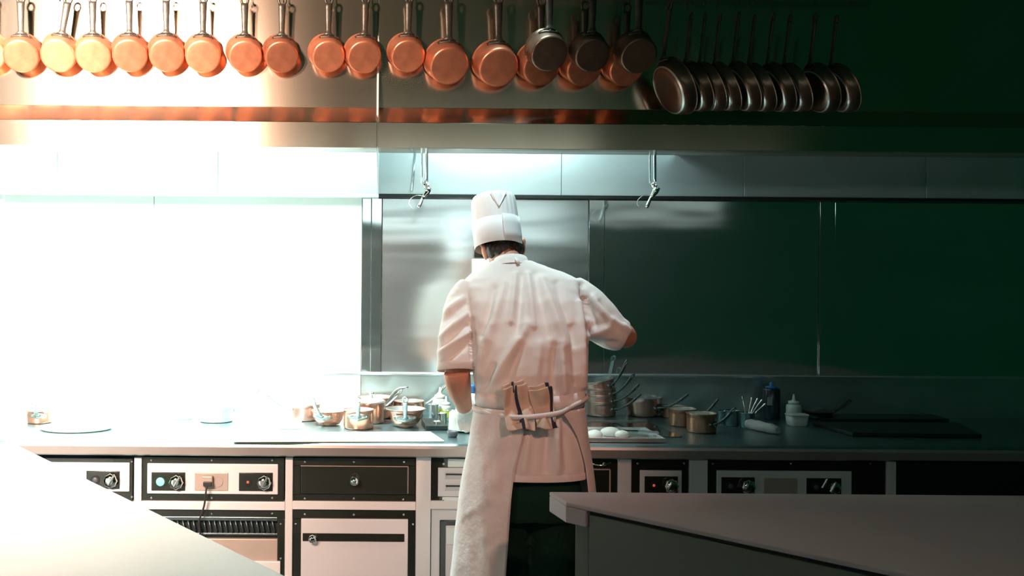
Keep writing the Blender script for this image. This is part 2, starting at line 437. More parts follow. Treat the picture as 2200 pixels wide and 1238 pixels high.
# nozzles that hang from the hood
def nozzle(px, label):
    Y = 4.40
    top = P(px, 318, Y)
    n = thing('fire_nozzle', label, 'nozzle', P(px, 392, Y), 'nozzles hanging from the hood')
    bm = BM(); tube(bm, [(top.x + .006, Y, 2.79), P(px + 4, 396, Y)], .0085, 10); wobj('drop_pipe', bm, 'steel_bright', n)
    bm = BM(); tube(bm, [(top.x - .016, Y + .01, 2.79), P(px - 6, 394, Y + .01)], .0045, 8); wobj('cable_conduit', bm, 'steel_bright', n)
    bm = BM(); tube(bm, [P(px + 2, 391, Y), P(px + 3, 396, Y), P(px + 4, 404, Y)], [.012, .016, .013], 8); wobj('elbow_fitting', bm, 'chrome', n)
    bm = BM(); tube(bm, [P(px + 8, 398, Y - .01), P(px + 9, 404, Y - .01), P(px + 5, 414, Y - .01), P(px, 420, Y - .01)], [.008, .017, .014, .009], 10, round_ends=True); wobj('valve_body', bm, 'chrome', n)
    bm = BM(); tube(bm, [P(px, 418, Y), P(px - 5, 428, Y), P(px - 10, 440, Y), P(px - 13, 446, Y)], [.008, .007, .0085, .008], 8); wobj('spray_tip', bm, 'chrome', n)
    bm = BM(); tube(bm, catmull([P(px - 4, 421, Y), P(px - 18, 420, Y), P(px - 30, 428, Y), P(px - 33, 438, Y), P(px - 26, 447, Y)], 5), .0018, 6); wobj('cap_strap', bm, 'steel_bright', n)
nozzle(912, 'chrome spray nozzle on a thin pipe under the hood, left of the white hat')
nozzle(1402, 'chrome spray nozzle on a thin pipe under the hood, right of the chef')

# ================================================================== WORKTOP AND RANGE FRONT
ze = sz(984, YF)
bm = BM()
prism(bm, [(YB - .004, ZC), (YF + .03, ZC), (YF + .012, ZC - .003), (YF + .003, ZC - .010), (YF, ZC - .022), (YF + .004, ze + .006), (YF + .012, ze), (YF + .05, ze), (YF + .05, ZC - .03), (YB - .004, ZC - .03)], XL, XR - .2)
wt = obj('worktop', bm, 'steel_top', mats=['steel_top', 'steel_edge'])
for p in wt.data.polygons:
    c = p.center
    if c.y < YF + .008 and c.z < ZC - .008: p.material_index = 1
tag(wt, 'continuous steel worktop with a rounded front edge running along the range', 'worktop')

YP = 4.06                  # plane of the unit fronts
Z0 = 0.10
def px_rect(x0, y0, x1, y1, Y):
    c = P((x0 + x1) / 2, (y0 + y1) / 2, Y); k = Y / F
    return c.x - (x1 - x0) / 2 * k, c.x + (x1 - x0) / 2 * k, c.z - (y1 - y0) / 2 * k, c.z + (y1 - y0) / 2 * k
def pbox(bm, x0, y0, x1, y1, Y, d, z0=None):
    a, b_, c, e = px_rect(x0, y0, x1, y1, Y)
    box(bm, a, b_, Y, Y + d, c if z0 is None else z0, e)

frame = thing('range_frame', 'white enamelled frame of posts and rails that carries the range units', 'frame', (0, YP, 0))
POSTS = [(-40, -24), (287, 303), (612, 628), (893, 925), (1327, 1356), (1481, 1520), (1905, 1925)]
for a, b_ in POSTS:
    bm = BM(); pbox(bm, a, 983, b_, 1300, YP - .012, .05, 0.0); wobj('post', bm, 'white_frame', frame, bevel=.003)
for (a, b_), (c, e) in zip(POSTS[:-1], POSTS[1:]):
    bm = BM(); pbox(bm, b_, 1078, c, 1096, YP - .011, .05); wobj('rail', bm, 'white_frame', frame, bevel=.002)
bm = BM(); box(bm, XL, XR - .3, YP + .02, YP + .06, 0.0, Z0); wobj('plinth', bm, 'black_matt', frame)
bm = BM(); box(bm, XL, XR - .3, YP + .045, YB - .004, Z0, ze - .002); wobj('carcass', bm, 'black_matt', frame)

def screw(par, px, py, r=2.6, Y=None):
    bm = BM(); c = P(px, py, (Y or YP) - .001); ball(bm, c, r * YP / F, 8, 5, (1, .45, 1)); wobj('screw', bm, 'chrome', par)
def knob(par, px, py, r, name='knob', mat='chrome', Y=None):
    Y = Y or YP
    c = P(px, py, Y); k = r * Y / F
    bm = BM()
    prof = [(k * .75, 0), (k * .55, .004), (k * .5, .010), (k * .95, .016), (k, .022), (k * .85, .029), (k * .35, .033)]
    lathe(bm, prof, 16, cap0=True, cap1=True, mod=lambda t, z: 1 + .06 * math.cos(8 * t))
    bmesh.ops.transform(bm, matrix=Matrix.Translation(c) @ Matrix.Rotation(PI / 2, 4, 'X'), verts=bm.verts)
    return wobj(name, bm, mat, par)
def unit(name, label, cat, px, group=None):
    return thing(name, label, cat, (sx(px, YP), YP, Z0), group)

def control_unit(x0, x1, ytop, ybot, label, plate, boxes, screws):
    u = unit('control_panel', label, 'control panel', (x0 + x1) / 2, 'control panels of the range')
    bm = BM(); pbox(bm, x0 + 1, ytop, x1 - 1, ybot, YP, .02); wobj('back_panel', bm, 'black_panel', u, bevel=.002)
    bm = BM(); pbox(bm, *plate, YP - .008, .009); pl = wobj('face_plate', bm, 'white_frame', u, bevel=.003)
    for (kind, a, b_, c, e) in boxes:
        if kind == 'socket':
            bm = BM(); pbox(bm, a, b_, c, e, YP - .012, .006); bx = wobj('socket_plate', bm, 'socket', u, bevel=.003)
            bm = BM(); cc = P((a + c) / 2 + 14, (b_ + e) / 2, YP - .012); tube(bm, [cc, cc - Vector((0, .003, 0))], .022, 20)
            o = obj('outlet', local(u, bm), 'socket', bx); 
        else:
            bm = BM(); pbox(bm, a, b_, c, e, YP - .011, .005); bx = wobj('switch_recess', bm, 'black_panel', u, bevel=.004)
            lx, ly = a + (c - a) * .27, (b_ + e) / 2
            r = 10 if kind == 'green' else (5 if kind == 'red' else 7)
            bm = BM(); cc = P(lx, ly, YP - .011); ball(bm, cc, r * YP / F, 14, 8, (1, .5, 1))
            obj('indicator_lamp', local(u, bm), {'green': 'green_lamp', 'red': 'red_lamp'}.get(kind, 'grey_cup'), bx)
            bm = BM(); tube(bm, [cc + Vector((0, .001, 0)), cc - Vector((0, .004, 0))], (r + 3) * YP / F, 16); obj('lamp_bezel', local(u, bm), 'black_matt', bx)
            kx = a + (c - a) * .76
            o = knob(u, kx, ly, 15 if kind != 'off2' else 12, 'control_knob', Y=YP - .011)
            bm = BM(); cc = P(kx, ly, YP - .044); box(bm, cc.x - .004, cc.x + .004, cc.y - .014, cc.y + .004, cc.z - .026, cc.z + .026)
            bmesh.ops.rotate(bm, verts=bm.verts, cent=cc, matrix=Matrix.Rotation(.5, 3, 'Y'))
            q = wobj('grip', bm, 'chrome', u, bevel=.003); q.parent = o
    for a in screws: screw(u, *a)
    return u

control_unit(-20, 286, 984, 1077, 'overexposed control panel at the far left with a pale lamp and knob', (60, 994, 278, 1056), [('off', 185, 1012, 257, 1051)], [(283, 1068), (283, 992)])
c2 = control_unit(304, 611, 983, 1077, 'white control panel with a lit green lamp and a plugged-in socket', (316, 997, 597, 1062),
                  [('green', 325, 1015, 398, 1055), ('socket', 418, 1016, 490, 1055), ('red', 513, 1016, 586, 1056)],
                  [(325, 989), (455, 989), (585, 989), (585, 1070), (455, 1070), (325, 1070)])
control_unit(1357, 1480, 986, 1078, 'dim control panel with one red lamp and knob, right of the chef', (1375, 1011, 1465, 1072), [('red', 1385, 1024, 1457, 1062)], [(1370, 996), (1470, 996)])
control_unit(1521, 1904, 987, 1080, 'dark wide control panel with two knobs and a socket above the grey island', (1540, 1012, 1830, 1074),
             [('off', 1550, 1026, 1622, 1064), ('socket', 1642, 1028, 1714, 1064), ('off2', 1733, 1028, 1808, 1066)], [(1532, 997), (1700, 997), (1870, 997)])
# plug and its cable
pl = thing('power_plug', 'dark plug with a hanging cable in the socket of the left control panel', 'plug', P(446, 1036, YP - .015))
bm = BM(); pbox(bm, 434, 1024, 456, 1046, YP - .037, .025); wobj('plug_body', bm, 'socket', pl, bevel=.004)
bm = BM(); pbox(bm, 436, 1036, 455, 1046, YP - .045, .012); wobj('strain_relief', bm, 'cable', pl, bevel=.003)
bm = BM(); tube(bm, catmull([P(444, 1044, YP - .04), P(442, 1062, YP - .045), P(439, 1085, YP - .04), P(433, 1105, YP - .035), P(428, 1121, YP - .03), P(430, 1150, YP - .025), P(428, 1200, YP - .02)], 5), .0042, 8); wobj('cable', bm, 'cable', pl)

# vent unit under the left control panel
u = unit('vent_unit', 'glossy black lower unit with a slatted air grille, half hidden by the white counter', 'grille', 458)
bm = BM()
for r in ((304, 1096, 611, 1116), (596, 1116, 611, 1300), (304, 1116, 330, 1300)): pbox(bm, *r, YP, .02)
wobj('surround', bm, 'black_panel', u, bevel=.002)
bm = BM(); pbox(bm, 330, 1111, 596, 1119, YP - .006, .02); wobj('grille_edge', bm, 'dark_handle', u, bevel=.002)
bm = BM(); pbox(bm, 330, 1146, 596, 1150, YP - .004, .02); wobj('grille_edge', bm, 'dark_handle', u, bevel=.001)
for i in range(23):
    x = 336 + i * 11.3
    bm = BM(); a, b_ = P(x, 1119, YP + .002), P(x + 6, 1147, YP + .002)
    tube(bm, [a, b_], .0036, 4); wobj('slat', bm, 'dark_handle', u)
bm = BM(); pbox(bm, 330, 1158, 596, 1215, YP - .002, .02); wobj('drip_panel', bm, 'socket', u, bevel=.003)
bm = BM(); pbox(bm, 330, 1206, 602, 1240, YP - .012, .02); wobj('drip_ledge', bm, 'white_frame', u, bevel=.003)
bm = BM(); pbox(bm, 330, 1119, 596, 1300, YP + .018, .01); wobj('back_panel', bm, 'black_matt', u)
for a in ((603, 1126), (603, 1200), (585, 1104), (455, 1104)): screw(u, *a)

# drawer unit
u = unit('drawer_unit', 'glossy black enamel drawer with a round chrome knob', 'drawer', 760)
bm = BM()
for r in ((629, 985, 892, 1001), (629, 1063, 892, 1078), (629, 1001, 645, 1063), (877, 1001, 892, 1063)): pbox(bm, *r, YP, .02)
wobj('surround', bm, 'black_panel', u)
bm = BM(); pbox(bm, 642, 999, 880, 1065, YP + .007, .01); wobj('drawer_gap', bm, 'black_matt', u)
bm = BM(); pbox(bm, 646, 1002.5, 876, 1062, YP - .010, .02); dr = wobj('drawer', bm, 'black_panel', u, bevel=.003)
bm = BM()
pbox(bm, 646, 1001.5, 877, 1003, YP - .011, .004); pbox(bm, 876, 1003, 877.4, 1061, YP - .011, .004)
wobj('bright_edge', bm, 'socket', u)
bm = BM(); lathe(bm, [(.014, 0), (.006, .006), (.007, .012), (.018, .022), (.021, .032), (.016, .042), (.004, .046)], 18, cap0=True, cap1=True)
bmesh.ops.transform(bm, matrix=Matrix.Translation(P(762, 1031, YP - .010)) @ Matrix.Rotation(PI / 2, 4, 'X'), verts=bm.verts)
k = wobj('knob', bm, 'chrome', u); k.parent = dr
for a in ((655, 1071), (760, 1071), (866, 1073), (760, 993), (868, 993), (655, 993)): screw(u, *a)

# oven with a white door
u = unit('oven', 'black framed oven with a white enamel door and dark handle slot', 'oven', 760)
bm = BM()
for r in ((629, 1097, 892, 1115), (629, 1115, 645, 1300), (877, 1115, 892, 1300)): pbox(bm, *r, YP, .02)
wobj('surround', bm, 'black_panel', u, bevel=.001)
bm = BM(); pbox(bm, 642, 1110, 880, 1300, YP + .007, .01); wobj('door_gap', bm, 'black_matt', u)
a, b_, c, e = px_rect(646, 1116, 876, 1300, YP - .012)
bm = BM(); pbox(bm, 646, 1116, 876, 1300, YP - .012, .02, Z0 + .03); dr = wobj('door', bm, 'white_door', u, bevel=.003)
bm = BM(); pbox(bm, 650, 1147, 869, 1164, YP - .016, .006); h = wobj('handle_slot', bm, 'black_panel', u, bevel=.002); h.parent = dr
k = knob(u, 672, 1156, 9, 'knob', 'chrome', YP - .016); k.parent = dr
for a in ((655, 1105), (760, 1106), (867, 1106), (635, 1126), (887, 1127)): screw(u, *a)

# louvred unit left of the chef
u = unit('louvre_unit', 'black framed unit with a white louvred vent plate, left of the apron', 'vent', 1010)
bm = BM(); pbox(bm, 926, 986, 1326, 1085, YP, .02); wobj('back_panel', bm, 'black_panel', u, bevel=.001)
bm = BM(); pbox(bm, 941, 1006, 1120, 1068, YP - .008, .009); wobj('vent_plate', bm, 'white_door', u, bevel=.002)
for y in (1021, 1046):
    bm = BM()
    A = [P(962, y, YP - .008), P(1110, y, YP - .008), P(1114, y + 9, YP - .008), P(955, y + 9, YP - .008)]
    B = [P(962, y, YP - .020), P(1110, y, YP - .020), P(1114, y + 9, YP - .009), P(955, y + 9, YP - .009)]
    loft(bm, [A, B], smooth=False); wobj('louvre', bm, 'white_door', u)
    bm = BM(); pbox(bm, 958, y - 1.5, 1112, y + 1, YP - .021, .014); wobj('louvre_slot', bm, 'black_matt', u)
bm = BM(); pbox(bm, 962, 987, 1110, 1005, YP - .006, .008); wobj('label_plate', bm, 'plastic_white', u, bevel=.003)
bm = BM(); pbox(bm, 950, 1069, 1110, 1085, YP - .006, .008); wobj('label_plate', bm, 'plastic_white', u, bevel=.003)
for a in ((953, 997), (954, 1077)): screw(u, *a, 3.4, YP - .006)
u = unit('cupboard', 'white cupboard front with a rounded black seal, beside the apron', 'cupboard', 1010)
bm = BM(); pbox(bm, 926, 1096, 1326, 1300, YP + .004, .016, Z0 + .02); wobj('body', bm, 'white_door', u)
bm = BM(); pbox(bm, 944, 1119, 1240, 1300, YP - .002, .01, Z0 + .04); wobj('door_seal', bm, 'black_panel', u, bevel=.008)
bm = BM(); pbox(bm, 957, 1131, 1230, 1300, YP - .006, .01, Z0 + .05); dr = wobj('door', bm, 'white_door', u, bevel=.004)
bm = BM(); lo = [P(959, 1134, YP - .007), P(990, 1134, YP - .007), P(990, 1158, YP - .007), P(972, 1170, YP - .007), P(959, 1170, YP - .007)]
loft(bm, [lo, [v - Vector((0, .004, 0)) for v in lo]], smooth=False); q = wobj('latch_plate', bm, 'plastic_white', u); q.parent = dr

u = unit('glass_door_unit', 'small dark glass-fronted unit just right of the apron', 'cupboard', 1300)
bm = BM(); pbox(bm, 1262, 1006, 1312, 1078, YP - .012, .012); wobj('door', bm, 'black_panel', u, bevel=.002)
bm = BM(); pbox(bm, 1262, 1008, 1311, 1010.5, YP - .014, .004); pbox(bm, 1309, 1010, 1312, 1077, YP - .014, .004); wobj('door_edge', bm, 'socket', u)
bm = BM(); tube(bm, catmull([P(1264, 993, YP - .008), P(1280, 999, YP - .014), P(1296, 1000, YP - .016), P(1312, 994, YP - .008)], 4), .005, 8); wobj('latch_bar', bm, 'chrome', u)
screw(u, 1298, 997, 4, YP - .018)
u = unit('lower_unit', 'dark lower unit behind the grey island', 'cupboard', 1600)
for a, b_ in ((1357, 1480), (1521, 1904)):
    bm = BM(); pbox(bm, a, 1098, b_, 1300, YP, .02, Z0 + .02); wobj('front_panel', bm, 'black_panel', u, bevel=.002)
u = unit('lower_unit', 'far left lower unit hidden behind the white counter', 'cupboard', 130)
bm = BM(); pbox(bm, -20, 1098, 286, 1300, YP, .02, Z0 + .02); wobj('front_panel', bm, 'black_panel', u, bevel=.002)

# ================================================================== FOREGROUND COUNTERS
def slab(bm, pts, z0, z1):
    loft(bm, [[(x, y, z0) for x, y in pts], [(x, y, z1) for x, y in pts]], smooth=False)
def plane_px(px, py, z): v = on_z(px, py, z); return (v.x, v.y)
isl = thing('kitchen_island', 'grey topped kitchen island with a chamfered corner, in the dark at right', 'island', (1.2, 2.4, 0))
zi = 0.90
A = plane_px(1180, 1057, zi); B = plane_px(1216, 1079, zi)
C0 = plane_px(1850, 1213, zi)
d = Vector((C0[0] - B[0], C0[1] - B[1])).normalized()
C1 = (B[0] + d.x * 3.0, B[1] + d.y * 3.0)
nrm = Vector((-d.y, d.x))                        # points into the island (away from the camera)
if nrm.y < 0: nrm = -nrm
bm = BM(); slab(bm, [A, B, C1, (3.6, C1[1]), (3.6, A[1])], zi - .014, zi)
wobj('top', bm, 'island', isl, bevel=.003)
# thick return at the corner
E = (B[0] + d.x * .075, B[1] + d.y * .075)
En = (E[0] + nrm.x * .10, E[1] + nrm.y * .10)
bm = BM(); slab(bm, [A, B, E, En, (A[0] + .12, A[1] - .004)], zi - .066, zi - .0145); wobj('corner_return', bm, 'island', isl, bevel=.003)
def along(t, off=0.0): return (B[0] + d.x * t + nrm.x * off, B[1] + d.y * t + nrm.y * off)
bm = BM(); slab(bm, [along(.02, .022), along(.072, .022), along(.072, .10), along(.03, .12)], 0.0, zi - .066); wobj('corner_post', bm, 'island_side', isl, bevel=.003)
bm = BM(); slab(bm, [along(.076, .022), along(2.9, .022), along(2.9, .05), along(.076, .05)], zi - .034, zi - .014); wobj('door_gasket', bm, 'black_matt', isl)
bm = BM(); slab(bm, [along(.082, .006), along(1.50, .006), along(1.50, .03), along(.082, .03)], 0.10, zi - .026); wobj('door', bm, 'island_side', isl, bevel=.002)
bm = BM(); slab(bm, [along(1.51, .006), along(2.9, .006), along(2.9, .03), along(1.51, .03)], 0.10, zi - .026); wobj('door', bm, 'island_side', isl, bevel=.002)
bm = BM(); slab(bm, [along(.09, .051), along(2.85, .051), (3.55, A[1] - .05), (A[0] + .18, A[1] - .05)], 0.0, zi - .0145); wobj('carcass', bm, 'black_matt', isl)

zl = 1.0
lc = thing('service_counter', 'brightly lit white counter cutting across the lower left foreground', 'counter', (-1.6, 2.2, 0))
Q0 = plane_px(30, 953, zl); Q1 = plane_px(275, 1072, zl); Q2 = plane_px(605, 1233, zl)
Q0b = plane_px(45, 960, zl)
d2 = Vector((Q2[0] - Q1[0], Q2[1] - Q1[1])).normalized()
Q3 = (Q2[0] + d2.x * .9, Q2[1] + d2.y * .9)
bm = BM(); slab(bm, [Q0, Q0b, Q1, Q2, Q3, (-2.55, Q3[1]), (-2.55, Q0[1])], zl - .045, zl); wobj('top', bm, 'island_left', lc, bevel=.004)
n2 = Vector((-d2.y, d2.x))
if n2.x > 0: n2 = -n2
def ins(p, k): return (p[0] + n2.x * k, p[1] + n2.y * k)
bm = BM(); slab(bm, [(Q0[0] - .06, Q0[1] - .06), ins(Q1, .05), ins(Q2, .05), ins(Q3, .05), (-2.5, Q3[1] + .05), (-2.5, Q0[1] - .06)], 0.0, zl - .0455); wobj('base', bm, 'white_door', lc)

# ================================================================== PANS
def saucepan(name, r0, r1, h, L, ang, body_mat, handle_mat, label, round_b=0.25, bend=0.0, width=1.0, lining='tin', cat='saucepan', bracket_z=0.72, bk=1.0):
    """standing pan, base at the origin, handle towards +x"""
    o = thing(name, label, cat)
    t = .0025
    rb = r0 * round_b
    bm = BM()
    prof = [(0.001, .0006), (r0 * .55, .0), (r0 - rb, 0.0)]
    for k in (0.25, 0.5, 0.75, 1.0):
        a_ = k * PI / 2
        prof.append((r0 - rb + rb * math.sin(a_), rb * (1 - math.cos(a_)) * 1.0))
    for k in (.35, .7, .96): prof.append((r0 + (r1 - r0) * k, rb + (h - rb) * k))
    prof += [(r1 + .003, h - .001), (r1 + .0035, h + .0015), (r1 - .001, h + .002), (r1 - t, h - .001)]
    lathe(bm, prof, 40)
    obj('pan_body', bm, body_mat, o)
    bm = BM()
    prof = [(r1 - t, h - .0005)]
    for k in (.7, .35): prof.append((r0 - t + (r1 - r0) * k, rb + (h - rb) * k))
    prof += [(r0 - t, rb), (r0 - rb * .4, .006), (r0 * .6, .004), (.001, .004)]
    lathe(bm, prof, 40)
    obj('lining', bm, lining, o)
    # handle
    ca, sa = math.cos(ang), math.sin(ang)
    zb = h * bracket_z
    rz = r0 + (r1 - r0) * bracket_z
    pts = []; N = 12
    p0 = Vector((rz + .001, 0, zb))
    for i in range(N + 1):
        k = i / N
        pts.append(p0 + Vector((ca * L * k, 0, sa * L * k + bend * L * (k * k - k) )))
    rads = []
    for i in range(N + 1):
        k = i / N
        rads.append(width * (.0085 + .012 * max(0, 1 - k / .14) ** 2 + .0042 * k))
    bm = BM()
    tube(bm, pts, rads, 10, flat=.45)
    # eye at the end
    dirv = (pts[-1] - pts[-2]).normalized(); side = EY; upv = dirv.cross(side)
    ec = pts[-1] + dirv * .011 * width
    rings = []
    for i in range(17):
        t_ = 2 * PI * i / 16
        c_ = ec + (dirv * math.cos(t_) * 1.25 + side * math.sin(t_)) * .0115 * width
        rad_ = (dirv * math.cos(t_) + side * math.sin(t_)).normalized()
        rings.append(ring(c_, rad_, upv, .0042 * width, .0036 * width, 6))
    loft(bm, rings, cap=False)
    # bracket plate curved along the pan side
    na = 10; half = .026 * width * bk / rz * 1.25
    gr = []
    for i in range(na + 1):
        t_ = -half + 2 * half * i / na
        fl = 1 - abs(t_) / half
        hh = (.006 + .010 * fl ** 1.0) * width * (bk ** .6)
        z0_, z1_ = zb - hh, zb + hh * .8
        rr = []
        for (rad_, z_) in ((rz - .002, z0_), (rz + .0035, z0_), (rz + .005 + .002 * fl, (z0_ + z1_) / 2), (rz + .0035, z1_), (rz - .002, z1_)):
            rr.append((rad_ * math.cos(t_), rad_ * math.sin(t_), z_))
        gr.append(rr)
    loft(bm, gr)
    hd = obj('handle', bm, handle_mat, o)
    bmr = BM(); ball(bmr, (0, 0, 0), .0042 * width, 10, 6, (.6, 1, 1))
    rv = obj('rivet', bmr, 'chrome' if handle_mat != 'iron' else 'iron', hd)
    locs = [(-half * .74, 0), (half * .74, 0), (0, -.009 * width)]
    for q, (t_, dz) in enumerate(locs):
        r_ = rv if q == 0 else rv.copy()
        if q: COL.objects.link(r_); r_.parent = hd
        r_.location = ((rz + .005) * math.cos(t_), (rz + .005) * math.sin(t_), zb + dz)
        r_.rotation_euler = (0, 0, t_)
    return o

TH = math.radians(32)
def hang_matrix(px, py, Y, scale=1.0, yaw=9.0, tilt=0.0, roll=0.0):
    """local x (handle) up, base towards the room and a little down"""
    c, s_ = math.cos(TH + tilt), math.sin(TH + tilt)
    xw = Vector((0, -s_, c)); zw = Vector((0, c, s_)); yw = Vector((1, 0, 0))
    R = Matrix((xw, yw, zw)).transposed()
    R = Matrix.Rotation(math.radians(yaw), 3, 'Z') @ Matrix.Rotation(math.radians(roll), 3, 'Y') @ R
    return Matrix.Translation(P(px, py, Y)) @ R.to_4x4() @ Matrix.Scale(scale, 4)

hang = saucepan('hanging_saucepan', .074, .078, .080, .140, TH, 'copper', 'iron', 'copper saucepan hanging bottom-out on the hood, first whole one from the left edge', round_b=.14, width=1.3)
ROW = [(-28, 118, 38), (45, 122, 38), (124, 121, 38), (200, 122, 38), (279, 121, 38), (358, 121, 38), (436, 123, 38), (527, 123, 37), (605, 124, 37),
       (706, 123, 37), (783, 124, 38), (877, 122, 38), (966, 143, 44), (1072, 147, 45), (1165, 146, 43), (1257, 149, 41), (1348, 150, 40)]
names = ['cut off by the left edge of the photo', 'first whole one from the left edge', 'second from the left edge, its handle leaning right', 'third from the left edge', 'fourth from the left edge',
         'fifth from the left edge', 'sixth from the left edge', 'seventh from the left edge, pale orange', 'eighth from the left edge, glowing orange', 'just left of the hood seam pair, mottled orange',
         'right beside the vertical hood seam, salmon red', 'first one right of the hood seam, deep red', 'second right of the seam, larger, brown red', 'third one right of the hood seam, large and salmon',
         'half hidden behind the first dark front pan', 'half hidden behind the second dark front pan', 'half hidden behind the third dark front pan']
GROUP_P = 'copper saucepans hanging on the hood face'
hang['group'] = GROUP_P
for i, (x, y, r) in enumerate(ROW):
    sc_ = r / 37.5
    mt = hang_matrix(x, y, 3.957 - .10 * (sc_ - 1), sc_ * .985, 13 + random.uniform(-2, 2), 0, 9 if i == 2 else random.uniform(-1.2, 1.2))
    lb = 'copper saucepan on the hood face, ' + names[i]
    if i == 0:
        hang.matrix_world = mt; hang['label'] = lb
    else: dup(hang, mt, lb)
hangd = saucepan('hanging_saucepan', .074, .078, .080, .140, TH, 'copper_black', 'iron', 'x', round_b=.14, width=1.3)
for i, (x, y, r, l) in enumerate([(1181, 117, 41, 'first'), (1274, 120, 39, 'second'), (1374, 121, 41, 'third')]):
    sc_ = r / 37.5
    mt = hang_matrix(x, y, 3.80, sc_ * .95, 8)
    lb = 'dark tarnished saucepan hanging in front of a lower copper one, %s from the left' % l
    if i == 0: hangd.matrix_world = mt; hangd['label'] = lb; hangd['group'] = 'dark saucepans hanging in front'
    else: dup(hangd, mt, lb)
# side-on dark pots at the right
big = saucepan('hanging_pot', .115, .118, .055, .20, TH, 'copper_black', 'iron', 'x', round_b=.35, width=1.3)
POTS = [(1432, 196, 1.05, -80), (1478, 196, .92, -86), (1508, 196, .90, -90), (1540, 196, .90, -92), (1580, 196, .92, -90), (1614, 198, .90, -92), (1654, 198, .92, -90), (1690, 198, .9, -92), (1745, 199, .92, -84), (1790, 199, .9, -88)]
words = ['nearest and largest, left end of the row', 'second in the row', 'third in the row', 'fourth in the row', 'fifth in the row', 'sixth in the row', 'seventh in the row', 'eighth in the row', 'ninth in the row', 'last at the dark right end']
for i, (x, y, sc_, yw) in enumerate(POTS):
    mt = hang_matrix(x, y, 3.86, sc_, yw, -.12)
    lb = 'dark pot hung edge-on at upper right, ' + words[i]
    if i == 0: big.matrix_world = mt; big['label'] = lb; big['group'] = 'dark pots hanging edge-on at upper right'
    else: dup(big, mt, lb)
# rails with hooks, above the frame
def rail(label, Y, z, x0, x1, hooks):
    r = thing('pot_rail', label, 'rail', (x0, Y, z))
    bm = BM(); tube(bm, [(x0, Y, z), (x1, Y, z)], .008, 10); wobj('bar', bm, 'iron', r)
    for x in (x0 + .1, (x0 + x1) / 2, x1 - .1):
        bm = BM(); tube(bm, [(x, Y, z), (x, YU + .004, z + .02)], .006, 8); wobj('bracket', bm, 'iron', r)
    for x, ze_ in hooks:
        bm = BM(); tube(bm, catmull([(x, Y - .008, z - .012), (x, Y - .010, z), (x, Y, z + .012), (x, Y + .010, z), (x, Y + .004, z - .012), (x, Y, ze_ + .012), (x, Y - .008, ze_), (x, Y - .002, ze_ - .010), (x, Y + .008, ze_ - .004)], 4), .0025, 6); wobj('hook', bm, 'iron', r)
rail('iron pot rail along the upper hood face, just above the picture', 4.0, 2.86, -2.4, 1.3, [(sx(x, 4.0), 2.80) for x, y, r in ROW])
rail('iron pot rail standing further out, over the dark pans', 3.84, 2.88, .5, 2.2, [(sx(x, 3.84), 2.76) for x in (1181, 1274, 1374, 1438, 1478, 1508, 1540, 1580, 1614, 1654, 1690, 1745, 1790)])

# counter pans
def stand(px, py, rot, z=ZC, tilt=(0, 0)):
    v = on_z(px, py, z)
    return Matrix.Translation((v.x, v.y, z)) @ Matrix.Rotation(tilt[0], 4, 'X') @ Matrix.Rotation(tilt[1], 4, 'Y') @ Matrix.Rotation(math.radians(rot), 4, 'Z')
def place(o, m_): o.matrix_world = m_; return o
GC = 'pans standing on the worktop'
A20 = math.radians(35)
# left cluster
place(saucepan('saute_pan', .072, .082, .068, .12, math.radians(42), 'copper_counter', 'cast_steel', 'rounded copper saute pan with its handle towards the viewer, left of the small straight pan', round_b=.6, bend=.3, bk=1.6), stand(706, 912, -112))
place(saucepan('saucepan', .070, .071, .088, .10, math.radians(52), 'copper_counter', 'cast_steel', 'small straight copper saucepan with three bright rivets facing the viewer', round_b=.12, bend=.2, bk=1.6), stand(770, 920, -90))
place(saucepan('sauciere', .075, .094, .085, .11, math.radians(52), 'copper_counter', 'cast_steel', 'round bottomed copper saucier with its handle rising straight at the viewer', round_b=.7, bend=.25, bk=1.7, bracket_z=.62), stand(871, 916, -92))
place(saucepan('stockpot', .062, .064, .10, .10, math.radians(40), 'copper_counter', 'cast_steel', 'tall copper pot between the straight pan and the round saucier', round_b=.1, bend=.2), stand(798, 908, 20))
lid = thing('saucepan_cover', 'pale pan cover with a small knob on the tall copper pot', 'pan cover')
bm = BM(); lathe(bm, [(.068, 0), (.069, .003), (.06, .010), (.035, .018), (.010, .021), (.001, .0215)], 32, cap0=True); obj('lid_dome', bm, 'tin', lid)
bm = BM(); lathe(bm, [(.006, .020), (.005, .032), (.013, .037), (.014, .043), (.008, .048), (.001, .049)], 16, cap0=True); obj('knob', bm, 'chrome', lid)
v = on_z(798, 908, ZC); lid.location = (v.x, v.y, ZC + .1022)
place(saucepan('saucepan', .088, .092, .105, .17, math.radians(40), 'copper_counter', 'cast_steel', 'wide copper saucepan at the back with a long handle curving up to the right', round_b=.15, bend=-.55, width=1.25, bk=1.5, bracket_z=.6), stand(806, 897, -52))
place(saucepan('saucepan', .075, .078, .085, .13, math.radians(38), 'copper_counter', 'cast_steel', 'copper saucepan behind the round saucier, handle up to the right', round_b=.15, bend=.3), stand(878, 897, 15))
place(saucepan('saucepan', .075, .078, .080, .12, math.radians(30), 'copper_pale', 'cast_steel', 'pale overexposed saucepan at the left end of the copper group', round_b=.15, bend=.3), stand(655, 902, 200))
place(saucepan('saucepan', .085, .088, .075, .15, math.radians(38), 'tin', 'cast_steel', 'washed-out pan with a thin handle in the glare at left centre', round_b=.15, bend=.3), stand(465, 905, 18))
